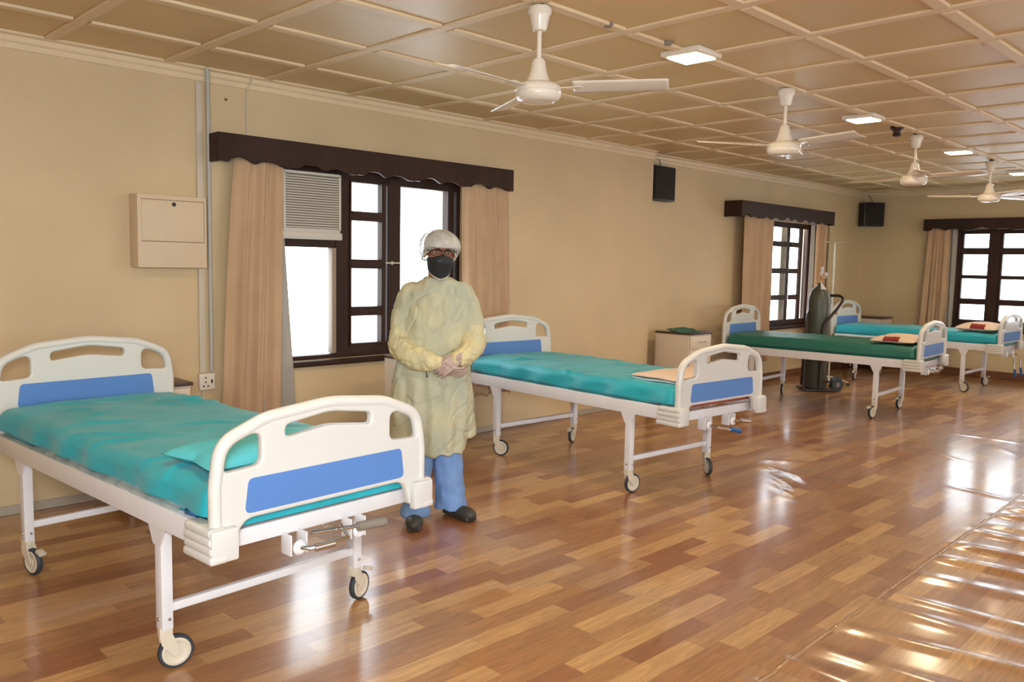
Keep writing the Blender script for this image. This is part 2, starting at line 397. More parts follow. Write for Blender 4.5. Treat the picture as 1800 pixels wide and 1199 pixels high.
# ceiling battens
gx = [1.512+0.6678*k for k in range(-7, 18)]; gy = [4.733-0.664*k for k in range(0, 12)]
bm = BM()
for gxx in gx:
    if FX < gxx < BX:
        yy = [WY]+gy+[RW]
        for a, b in zip(yy[:-1], yy[1:]):
            a2, b2 = max(a, RW), max(b, RW)
            if a2-b2 > 0.1: box(bm, gxx-0.032, gxx+0.032, b2+0.0, a2-0.0, H-0.012, H+0.002, 0.004, 1)
structure(obj('trim_3', bm, M_batt, smooth=False))
bm = BM()
for g in gy:
    if g < RW+0.05: continue
    for a, b in zip(gx[:-1], gx[1:]):
        box(bm, a+0.042, b-0.042, g-0.034, g+0.034, H-0.015, H+0.002, 0.004, 1)
structure(obj('trim_4', bm, M_batt, smooth=False))
# cornice
def cornice(bm, p0, p1, n):
    p0, p1, n = Vector(p0), Vector(p1), Vector(n); prof = [(0, 0), (0.055, 0), (0.055, -0.012), (0.03, -0.02), (0.022, -0.045), (0.010, -0.055), (0.010, -0.085), (0, -0.09)]
    A = [bm.verts.new(p0+n*a+Vector((0, 0, b))) for a, b in prof]; B = [bm.verts.new(p1+n*a+Vector((0, 0, b))) for a, b in prof]
    for k in range(len(prof)): bm.faces.new((A[k], A[(k+1) % len(prof)], B[(k+1) % len(prof)], B[k]))
    bm.faces.new(A); bm.faces.new(B[::-1])
bm = BM()
cornice(bm, (FX, WY, H), (JX, WY, H), (0, -1, 0)); cornice(bm, (JX, RY, H), (BX, RY, H), (0, -1, 0)); cornice(bm, (BX, RW, H), (BX, RY, H), (-1, 0, 0))
structure(obj('trim_5', bm, M_batt, smooth=False))
bm = BM(); box(bm, FX, JX, WY-0.012, WY, 0, 0.055, 0.004, 1); structure(obj('baseboard_left', bm, M_base2))
bm = BM(); box(bm, JX, BX, RY-0.015, RY, 0, 0.10, 0.004, 1); structure(obj('baseboard_recess', bm, M_base))
bm = BM(); box(bm, BX-0.015, BX, RW, RY-0.015, 0, 0.11, 0.004, 1); structure(obj('baseboard_back', bm, M_base))

# ------------------------------------------------------------------ windows
def bars(bm, axis, c0_, c1_, rects, bev=0.006):
    for i, (u0, u1, z0, z1) in enumerate(rects):
        e = .0018*(i % 5); c0, c1 = c0_+e, c1_-e
        if axis == 'y': box(bm, u0, u1, c0, c1, z0, z1, bev, 1)
        else: box(bm, c0, c1, u0, u1, z0, z1, bev, 1)
BZ = [(1.79, 1.86), (1.43, 1.50), (1.07, 1.14)]
def window(name):
    o = bpy.data.objects.new(name, None); C.objects.link(o); return structure(o)
def part(name, fn, m, parent):
    bm = BM(); fn(bm); return obj(name, bm, m, parent)
# window 1 (near): fixed light under the air conditioner, barred casement, open light
w1 = window('window_1')
Z0, Z1, T0, T1 = 0.76, 2.16, 5.31, 5.40
part('window_frame', lambda b: bars(b, 'y', T0, T1, [(2.93, 3.0, Z0, Z1), (4.60, 4.64, Z0, Z1), (2.93, 4.64, Z0, 0.79), (3.54, 4.64, Z0, 0.86), (2.93, 4.64, 2.075, Z1),
      (3.42, 3.545, Z0, Z1), (3.895, 4.02, Z0, Z1), (4.51, 4.575, Z0, Z1), (2.93, 3.42, 1.58, 1.66)]), M_wood, w1)
part('casement', lambda b: bars(b, 'y', T0-0.015, T1-0.03, [(3.535, 3.553, .84, 2.09), (3.83, 3.868, .84, 2.09)]+[(3.55, 3.835, a, c) for a, c in BZ]), M_wood, w1)
part('window_pane', lambda b: box(b, 3.55, 3.84, 5.345, 5.349, .86, 2.08), M_glass, w1)
part('window_pane', lambda b: box(b, 3.0, 3.38, 5.345, 5.349, .79, 1.58), M_glass, w1)
part('side_batten', lambda b: box(b, 3.382, 3.418, 5.30, 5.36, .80, 1.58, .004), mat('grey_brown_batten', (0.30, 0.23, 0.17, 1), 0.5), w1)
part('window_sill', lambda b: box(b, 2.90, 4.10, 5.255, 5.42, 0.715, 0.757, .008), M_wood, w1)
part('window_catch', lambda b: (box(b, 3.86, 4.0, 5.29, 5.31, 1.470, 1.482, .004), box(b, 3.91, 3.93, 5.285, 5.31, 1.462, 1.490, .004)), M_steel, w1)
# window 2 (recess)
w2 = window('window_2')
a0, a1 = 5.435, 5.475
part('window_frame', lambda b: bars(b, 'y', a0, a1, [(9.75, 10.22, .72, 2.12), (11.26, 11.9, .72, 2.12), (9.75, 11.9, .72, .80), (9.75, 11.9, 2.05, 2.12), (10.67, 10.745, .72, 2.12), (11.04, 11.10, .72, 2.12)]), M_wood, w2)
for ua, ub in ((10.22, 10.67), (10.745, 11.04)):
    part('casement', lambda b: bars(b, 'y', a0-0.008, a0+0.015, [(ua, ub, c, d) for c, d in BZ]), M_wood, w2)
    part('window_pane', lambda b: box(b, ua, ub, 5.452, 5.456, .80, 2.05), M_glass, w2)
M_post = mat('weathered_grey_post', (0.34, 0.30, 0.25, 1), 0.8)
part('outer_post', lambda b: (box(b, 10.80, 10.98, 5.60, 5.62, .72, 2.12), box(b, 11.46, 11.62, 5.60, 5.62, .72, 2.12)), M_post, w2)
part('window_sill', lambda b: box(b, 9.6, 11.95, 5.385, 5.53, 0.675, 0.72, .008), M_wood, w2)
# window 3 (back wall)
w3 = window('window_3')
cols3 = [(3.61, 3.975), (3.105, 3.47), (2.60, 2.965), (2.095, 2.46), (1.59, 1.955), (1.085, 1.45)]
edges = [4.12, 3.975] + [v for c in cols3 for v in (c[0], c[1])]
posts = [(3.975, 4.12)] + [(cols3[k+1][1], cols3[k][0]) for k in range(5)] + [(0.95, 1.085)]
part('window_frame', lambda b: bars(b, 'x', 13.0, 13.12, [(p, q, .72, 2.10) for p, q in posts]+[(.95, 4.12, .72, .82), (.95, 4.12, 2.04, 2.10)]), M_wood, w3)
for u0, u1 in cols3:
    part('casement', lambda b: bars(b, 'x', 13.01, 13.07, [(u1-.03, u1, .82, 2.04), (u0, u0+.012, .82, 2.04)]+[(u0, u1, a, c+.008) for a, c in [(1.75, 1.835), (1.405, 1.45), (1.04, 1.115)]]), M_wood, w3)
    part('window_pane', lambda b: box(b, 13.045, 13.049, u0+.01, u1-.03, .82, 2.04), M_glass, w3)
part('window_sill', lambda b: box(b, 12.985, 13.08, .9, 4.17, 0.665, 0.72, .008), M_wood, w3)
# out-of-view windows of the right wall
for k, ua in enumerate((0.0, 4.2, 8.2)):
    ww = window('window_%d' % (4+k))
    part('window_frame', lambda b: bars(b, 'y', RW-.12, RW-.04, [(ua, ua+.07, .8, 2.1), (ua+2.13, ua+2.2, .8, 2.1), (ua+1.06, ua+1.14, .8, 2.1), (ua, ua+2.2, .8, .87), (ua, ua+2.2, 2.03, 2.1)]), M_wood, ww)
    part('window_pane', lambda b: box(b, ua+.07, ua+2.13, RW-.085, RW-.08, .87, 2.03), M_glass, ww)

# ------------------------------------------------------------------ pelmets and curtains
def pelmet(name_label, axis, u0, u1, z0, z1, c_wall, depth, n):
    """box pelmet with a scalloped lower edge"""
    t = thing('curtain_pelmet', name_label, 'pelmet', ((u0+u1)/2, c_wall-0.005, (z0+z1)/2) if axis == 'y' else (c_wall-0.005, (u0+u1)/2, (z0+z1)/2))
    Lh = (u1-u0)/2; hz = (z1-z0)/2; bott = []
    N_ = int(n*24)
    for k in range(N_+1):
        f = k/N_; x = -Lh+2*Lh*f
        ph = (f*n) % 1.0
        s = 0.0
        if 0.10 < ph < 0.44: s = 0.035*math.sin((ph-.10)/.34*PI)**0.7
        elif 0.50 < ph < 0.84: s = 0.022*math.sin((ph-.50)/.34*PI)**0.7
        elif ph >= 0.84: s = -0.004
        if f < 0.03 or f > .97: s = 0
        bott.append((x, -hz+s))
    outer = bott+[(Lh, hz), (-Lh, hz)]
    front = plate('scalloped_board', outer, [], 0.024, 0.003, M_wood, t, yc=-depth+0.012, bres=1)
    bm = BM(); box(bm, -Lh, -Lh+.022, -depth+.024, 0, -hz, hz, .003, 1); e1 = obj('end_board', bm, M_wood, t)
    bm = BM(); box(bm, Lh-.022, Lh, -depth+.024, 0, -hz, hz, .003, 1); e2 = obj('end_board', bm, M_wood, t)
    bm = BM(); box(bm, -Lh+.022, Lh-.022, -depth+.024, 0, hz-.02, hz, .003, 1); e3 = obj('top_board', bm, M_wood, t)
    if axis == 'x': t.rotation_euler = (0, 0, -PI/2)
    return t
pelmet('long dark brown scalloped wooden pelmet over the near window behind the person', 'y', 2.44, 5.09, 2.11, 2.29, WY, 0.16, 5)
pelmet('dark brown scalloped wooden pelmet over the middle window by the gas cylinder', 'y', 8.97, 11.50, 2.11, 2.30, RY, 0.24, 5)
pelmet('dark brown wooden pelmet over the wide window in the far wall', 'x', 0.75, 4.47, 2.09, 2.255, BX, 0.16, 6)

def curtain(label, axis, top, bot, c, z0, z1, folds, seed, amp=0.03, liner=None, group=None, phase=0.0):
    """pleated hanging cloth. top=(u0,u1) bot=(u0,u1)"""
    cx = (top[0]+top[1])/2
    loc = (cx, c, z1) if axis == 'y' else (c, cx, z1)
    t = thing('window_curtain', label, 'curtain', loc)
    r = random.Random(seed); ph = [r.uniform(0, 6.28) for _ in range(4)]
    def f(u, v):
        # u across, v downwards
        a, b = top[0]+(top[1]-top[0])*u, bot[0]+(bot[1]-bot[0])*u
        vv = v**0.7; x = a+(b-a)*vv - cx
        A = amp*(0.45+0.55*v)
        y = A*math.sin(u*folds*2*PI+ph[0]+0.5*math.sin(3*v+ph[1])) + 0.4*A*math.sin(u*folds*4.6*PI+ph[2]+v) + 0.006*noise.noise(Vector((u*9, v*5, seed)))
        x += 0.010*math.sin(u*folds*2*PI+ph[3]+2*v)
        z = -(z1-z0)*v + (0.008*math.sin(u*folds*2*PI) if v > .99 else 0)
        return Vector((x, y, z)) if axis == 'y' else Vector((y, x, z))
    bm = BM(); grid(bm, f, max(60, int(folds*16)), 40); o = obj('pleated_cloth', bm, M_curt, t)
    s = o.modifiers.new('s', 'SOLIDIFY'); s.thickness = 0.004
    if liner:
        (la, lb), (ma, mb), dy = liner
        def g(u, v):
            a, b = la+(lb-la)*u, ma+(mb-ma)*u; x = a+(b-a)*v**1.1-cx
            y = dy+0.015*math.sin(u*9+2*v)
            return Vector((x, y, -(z1-z0)*v)) if axis == 'y' else Vector((y, x, -(z1-z0)*v))
        bm = BM(); grid(bm, g, 24, 24); o = obj('curtain_lining', bm, M_lining, t); tag(o, 'pale grey curtain lining')
        s = o.modifiers.new('s', 'SOLIDIFY'); s.thickness = 0.003
    bm = BM()
    if axis == 'y': tube(bm, [(top[0]-cx, 0, 0.012), (top[1]-cx, 0, 0.012)], .008, 8)
    else: tube(bm, [(0, top[0]-cx, 0.012), (0, top[1]-cx, 0.012)], .008, 8)
    obj('curtain_rod', bm, M_steel, t)
    return t
curtain('long tan curtain left of the near window with pale lining showing', 'y', (2.60, 2.925), (2.475, 2.875), 5.20, 0.13, 2.16, 2.6, 3, 0.034, ((2.84, 2.925), (2.78, 3.05), 0.030))
curtain('tan curtain right of the near window above the second bed headboard', 'y', (4.585, 5.06), (4.63, 5.14), 5.205, 0.35, 2.16, 3.6, 8, 0.034)
curtain('tan curtain left of the middle window above the third bed', 'y', (9.20, 9.94), (9.22, 9.94), 5.27, 0.30, 2.16, 3.6, 12, 0.035)
curtain('tan curtain right of the middle window behind the gas cylinder', 'y', (11.15, 11.50), (11.13, 11.46), 5.27, 0.30, 2.16, 3.0, 17, 0.035, ((11.02, 11.12), (11.00, 11.10), 0.0))
curtain('tan curtain at the left side of the far wall window', 'x', (4.11, 4.41), (4.09, 4.47), 12.955, 0.25, 2.14, 3.0, 22, 0.03, ((4.02, 4.13), (4.03, 4.13), 0.02))

# ------------------------------------------------------------------ window air conditioner
t = thing('window_air_conditioner', 'beige louvred air conditioner set in the upper left of the near window', 'air conditioner', (3.175, 5.30, 1.635))
bm = BM(); box(bm, -.245, .235, -.07, .25, 0.045, .475, .012); obj('casing', bm, M_ac, t)
bm = BM(); box(bm, -.245, .24, -.085, -.06, 0.0, .05, .006); box(bm, -.235, .23, -.092, -.08, 0.012, .022, .003); obj('lower_lip', bm, M_ac, t)
bm = BM(); box(bm, -.238, .228, -.074, -.068, .075, .452, .002); obj('grille_recess', bm, mat('dark_grille_gap', (.16, .14, .11, 1), .6), t)
bm = BM()
for k in range(21):
    z = .084+k*.0176; vs = box(bm, -.222, .212, -.004, .004, -.0046, .0046, .001, 1, Matrix.Translation((0, -.078, z)) @ Matrix.Rotation(.5, 4, 'X'))
box(bm, -.236, -.22, -.086, -.07, .07, .458); box(bm, .212, .228, -.086, -.07, .07, .458); box(bm, -.236, .228, -.086, -.07, .452, .468)
obj('grille_louvres', bm, M_ac, t, smooth=False)

# ------------------------------------------------------------------ wall fittings
t = thing('wall_box', 'beige steel wall box with a round lock, beside the grey pipe', 'box', (2.155, WY, 1.645))
bm = BM(); box(bm, -.215, .215, -.13, 0, -.222, .222, .004); obj('housing', bm, M_box, t)
bm = BM(); box(bm, -.19, .195, -.134, -.128, -.06, .19, .002); obj('door_panel', bm, M_box, t)
M_line = mat('shadow_gap_brown', (0.22, 0.14, 0.08, 1), .7)
bm = BM(); box(bm, -.193, .198, -.1315, -.129, -.064, -.060); box(bm, -.193, .198, -.1315, -.129, .190, .194); box(bm, .195, .199, -.1315, -.129, -.064, .194); obj('panel_gap', bm, M_line, t, smooth=False)
bm = BM(); lathe(bm, [(.0, -.004), (.012, -.003), (.013, 0.004), (.006, .006), (0, .005)], 20, (.005, -.134, .168), Vector((0, -1, 0))); obj('lock', bm, M_dark, t)
bm = BM(); tube(bm, [(2.42, WY-.05, H-.002), (2.432, WY-.035, H-.05), (2.442, WY-.016, H-.12), (2.442, WY-.016, 1.6), (2.442, WY-.016, .74)], .0145, 12)
tag(obj('wall_conduit', bm, M_pvc), 'grey plastic conduit pipe running down from the ceiling beside the pelmet', 'pipe')
bm = BM(); box(bm, 2.365, 2.405, WY-.014, WY, .735, H-.095, .003); tag(obj('cable_trunking', bm, M_trunk), 'cream cable trunking strip running down behind the wall box', 'trunking')
bm = BM(); tube(bm, [(2.74, WY-.055, H-.004), (2.73, WY-.02, H-.06), (2.715, WY-.006, H-.10), (2.715, WY-.006, 2.30)], .0045, 8)
tag(obj('wall_cable', bm, M_trunk), 'thin painted cable dropping from the ceiling to the near pelmet', 'cable')
t = thing('wall_socket', 'white power socket on the wall below the conduit', 'socket', (2.402, WY, .675))
bm = BM(); box(bm, -.052, .052, -.04, 0, -.055, .055, .006); obj('socket_box', bm, M_sock, t)
bm = BM()
for px_, pz in ((-.012, .026), (-.012, -.004), (-.026, -.03), (.004, -.03)): lathe(bm, [(0, 0), (.0055, 0), (.0055, .002), (0, .002)], 12, (px_, -.040, pz), Vector((0, -1, 0)))
box(bm, .024, .036, -.043, -.039, -.012, .012, .002); obj('socket_holes', bm, M_dark, t)
bm = BM(); tube(bm, [(2.385, WY-.008, .62), (2.385, WY-.008, .06)], .007, 8); tag(obj('socket_cable', bm, M_trunk), 'cream cable running down the wall from the power socket', 'cable')
bm = BM(); lathe(bm, [(0, 0), (.010, 0), (.007, .012), (0, .014)], 10, (2.572, WY, 2.527), Vector((0, -1, 0))); tag(obj('wall_hook', bm, M_line), 'small brown nail head high on the wall above the pelmet', 'hook')

def speaker(label, loc, sx, sy, sz, rz):
    t = thing('wall_speaker', label, 'speaker', loc, rz)
    bm = BM(); box(bm, -sx/2, sx/2, -sy, 0, -sz/2, sz/2, .008); obj('cabinet', bm, M_dark, t)
    bm = BM(); box(bm, -sx/2+.015, sx/2-.015, -sy-.012, -sy+.001, -sz/2+.015, sz/2-.015, .006); obj('grille_cloth', bm, M_spk, t)
    bm = BM(); tube(bm, [(.04, -.03, sz/2-.002), (.03, -.02, sz/2+.06), (-.02, -.012, sz/2+.125)], .005, 6); obj('speaker_cable', bm, M_dark, t)
    return t
speaker('black speaker on the wall at the step above the second bedside cabinet', (7.555, RY, 2.385), .40, .115, .37, 0)
speaker('black speaker high in the far corner of the room', (12.93, 5.40, 2.345), .31, .20, .36, math.radians(-42)).location = (12.985, 5.32, 2.345)

# ------------------------------------------------------------------ ceiling lamps
def lamp(x, y, label, group, power=17):
    t = thing('ceiling_lamp', label, 'ceiling light', (x, y, H), 0, group)
    bm = BM(); box(bm, -.125, .125, -.125, .125, -.034, 0, .012); obj('lamp_housing', bm, M_fan, t)
    bm = BM(); box(bm, -.098, .098, -.098, .098, -.041, -.033, .010); obj('diffuser', bm, M_led, t)
    l = bpy.data.lights.new('lamp_light', 'AREA'); l.energy = power; l.color = (1.0, 0.80, 0.52); l.size = .2; l.spread = math.radians(175)
    o = bpy.data.objects.new('lamp_light', l); C.objects.link(o); o.parent = t; o.location = (0, 0, -.045)
    return t
lamp(4.10, 2.73, 'square lit ceiling lamp nearest the near ceiling fan', None)
lamp(6.64, 2.80, 'square lit ceiling lamp between the second and third ceiling fans', None)
lamp(8.98, 2.83, 'square lit ceiling lamp between the third and the farthest fan', None)
lamp(11.28, 2.85, 'square lit ceiling lamp beyond the farthest fan, at the right picture edge', None)
lamp(1.55, 2.70, 'square lit ceiling lamp above the first bed, nearest the viewer', None, 11)
lamp(-1.0, 2.70, 'square lit ceiling lamp behind the viewer', None, 8)

# ------------------------------------------------------------------ ceiling fans
def fan(x, y, z, ang, label):
    """z: height of the blade plane"""
    t = thing('ceiling_fan', label, 'ceiling fan', (x, y, H), 0)
    b = z-H
    bm = BM(); lathe(bm, [(.022, 0), (.022, -.025), (.0, -.025)], 16); obj('hanger', bm, M_dark, t)
    bm = BM(); lathe(bm, [(.02, -.018), (.050, -.022), (.056, -.030), (.056, -.050), (.048, -.060), (.046, -.068), (.038, -.105), (.031, -.128), (.024, -.132), (.0, -.132)], 32); obj('upper_canopy', bm, M_fan, t)
    bm = BM(); tube(bm, [(0, 0, -.12), (0, 0, b+.10)], .011, 16); obj('down_rod', bm, M_fan, t)
    bm = BM(); lathe(bm, [(.0, b+.130), (.021, b+.129), (.032, b+.116), (.036, b+.085), (.048, b+.045), (.058, b+.022), (.062, b+.012), (0, b+.012)], 32); obj('lower_canopy', bm, M_fan, t)
    bm = BM(); lathe(bm, [(.0, b+.020), (.072, b+.018), (.098, b+.008), (.110, b-.008), (.112, b-.022), (.108, b-.026), (.110, b-.030), (.108, b-.046), (.094, b-.064), (.076, b-.070), (.072, b-.067), (.05, b-.072), (0, b-.073)], 40); obj('motor_housing', bm, M_fan, t)
    for a in ang:
        R = Matrix.Rotation(math.radians(a), 4, 'Z')
        bm = BM(); box(bm, .095, .175, -.022, .022, b-.012, b-.007, .002, 1, R); box(bm, .16, .21, -.034, .034, b-.0125, b-.0075, .002, 1, R); br = obj('blade_bracket', bm, M_fan, t)
        def f(u, v):
            rr_ = .165+.44*u; wd = (.052+.010*u)*(1 if u < .97 else 1-.10*(u-.97)/.03)
            return R @ Vector((rr_, (v-.5)*2*wd, b-.006-(v-.5)*.034*(1-.2*u)-.010*math.cos((v-.5)*PI)*0.5))
        bm = BM(); grid(bm, f, 26, 6); bl = obj('fan_blade', bm, M_fan, t); s = bl.modifiers.new('s', 'SOLIDIFY'); s.thickness = .0025
    return t
fan(2.885, 2.76, 2.318, (-57, 183, 63), 'white three-blade ceiling fan nearest the viewer, above the person')
fan(5.26, 2.745, 2.318, (146, -106, 20), 'white ceiling fan second from the viewer, beside the brightest lamps')
fan(7.74, 2.79, 2.32, (85, -100, 205), 'white ceiling fan third from the viewer, in front of the far wall')
fan(9.98, 2.81, 2.32, (120, -25, -130), 'farthest white ceiling fan, above the far wall window')
def detector(x, y, label, big):
    t = thing('smoke_detector' if big else 'ceiling_rose', label, 'smoke detector' if big else 'ceiling fitting', (x, y, H))
    bm = BM()
    if big: lathe(bm, [(0, 0), (.05, 0), (.055, -.02), (.035, -.035), (.028, -.06), (.038, -.075), (.02, -.085), (0, -.085)], 20)
    else: lathe(bm, [(0, 0), (.028, 0), (.03, -.008), (.018, -.02), (0, -.022)], 18)
    obj('body', bm, M_grey if not big else M_trol, t)
    bm = BM(); lathe(bm, [(0, 0.0), (.04 if big else .022, 0), (.04 if big else .022, -.004), (0, -.004)], 18); obj('base_ring', bm, M_trunk, t)
detector(3.83, 2.70, 'small round ceiling fitting just left of the nearest lit lamp', False)
detector(3.35, 2.73, 'small brown ceiling stub between the nearest fan and the nearest lamp', False)
detector(7.28, 2.785, 'brown smoke detector hanging between second lamp and third fan', True)

# ------------------------------------------------------------------ hospital beds
def caster(leg, x, y, ang, brake):
    """ang: direction (deg) in which the wheel trails; leg bottom at z .15"""
    R = Matrix.Translation((x, y, 0)) @ Matrix.Rotation(math.radians(ang), 4, 'Z')
    bm = BM()
    box(bm, -.024, .024, -.021, .021, .118, .165, .008, 2, R)
    for s in (-1, 1):
        pts = [(-.022, .135), (.022, .135), (.05, .062), (.038, .048), (.022, .056), (-.016, .10)]
        vs = [[bm.verts.new(R @ Vector((px_, s*yy, pz))) for px_, pz in pts] for yy in (.0165, .022)]
        bm.faces.new(vs[0]); bm.faces.new(vs[1][::-1])
        for k in range(6): bm.faces.new((vs[0][k], vs[0][(k+1) % 6], vs[1][(k+1) % 6], vs[1][k]))
    if brake: box(bm, .045, .085, -.016, .016, .108, .124, .004, 2, R @ Matrix.Translation((.0, 0, .03)) @ Matrix.Rotation(.35, 4, 'Y'))
    obj('caster_fork', bm, M_hub, leg)
    ax = (R.to_3x3() @ Vector((0, 1, 0))); cen = R @ Vector((.036, 0, .0625))
    bm = BM(); lathe(bm, [(.050, -.012), (.059, -.012), (.0625, -.007), (.0625, .007), (.059, .012), (.050, .012), (.050, -.012)], 36, cen, ax, False); obj('caster_tyre', bm, M_rub, leg)
    bm = BM(); lathe(bm, [(0, -.0145), (.018, -.0145), (.020, -.0115), (.038, -.0115), (.042, -.0145), (.051, -.0125), (.051, .0125), (.042, .0145), (.038, .0115), (.020, .0115), (.018, .0145), (0, .0145)], 36, cen, ax); obj('caster_hub', bm, M_hub, leg)

def end_board(name, t, y, zoff, flip, rise):
    """moulded bed end; local y is the outer face; flip=-1 foot (faces -y), +1 head"""
    z = zoff
    outer = rpoly([(-.452, .535+z), (-.455, .75+z), (-.435, .905+z), (-.26, .972+z), (0, .998+z), (.26, .972+z), (.435, .905+z), (.455, .75+z), (.452, .535+z), (.380, .53+z), (.352, .630+z), (-.352, .630+z), (-.380, .53+z)],
                  [.01, .2, .10, .25, .5, .25, .10, .2, .01, .01, .07, .07, .01], 9)
    slot = rpoly([(-.185, .882+z), (-.185, .925+z), (0, .951+z), (.185, .925+z), (.185, .882+z), (0, .905+z)], [.02, .022, .3, .022, .02, .3], 6)
    wl = rpoly([(-.418, .797+z), (-.405, .872+z), (-.355, .905+z), (-.278, .915+z), (-.278, .805+z)], [.018, .04, .05, .03, .03], 6)
    wr = [(-a, b) for a, b in wl][::-1]
    b = plate(name, outer, [slot, wl, wr], .034, .010, M_plast, t, yc=y)
    # rolled rim along the top and the ribs, welded to the board
    rim = rpoly([(-.440, .55+z), (-.441, .75+z), (-.421, .892+z), (-.255, .957+z), (0, .982+z), (.255, .957+z), (.421, .892+z), (.441, .75+z), (.440, .55+z)], [0, .2, .10, .25, .5, .25, .10, .2, 0], 10)
    bm = BM(); bm.from_mesh(b.data)
    tube(bm, [(a, y, c) for a, c in rim], .0225, 12)
    bm.to_mesh(b.data); bm.free()
    for p in b.data.polygons: p.use_smooth = True
    b.data.set_sharp_from_angle(angle=math.radians(40))
    bl = rpoly([(-.345, .648+z+rise), (-.330, .765+z+rise), (.330, .765+z+rise), (.345, .648+z+rise)], .022, 5)
    for s in (-1, 1): tag(plate('blue_panel', bl, [], .004, .0012, M_blue, b, yc=y+s*.0175, bres=1), 'blue inset panel')
    for s in ((-1, 1) if flip < 0 else ()):
        bm = BM()
        y0 = y-.045 if flip < 0 else y-.14; y1 = y+.14 if flip < 0 else y+.045
        for k in range(4):
            e = .004 if k % 2 else 0.0
            xa, xb = sorted((s*.418, s*(.483-e*.4)))
            box(bm, xa, xb, y0+.003*k, y1-.003*k, .510+z+k*.029, .5395+z+k*.029, .012, 3)
        xa, xb = sorted((s*.380, s*.478)); yy = (y-.044, y-.010) if flip < 0 else (y+.010, y+.044)
        box(bm, xa, xb, yy[0], yy[1], .512+z, .622+z, .010, 2)
        obj('corner_bumper', bm, M_plast, b)
    return b

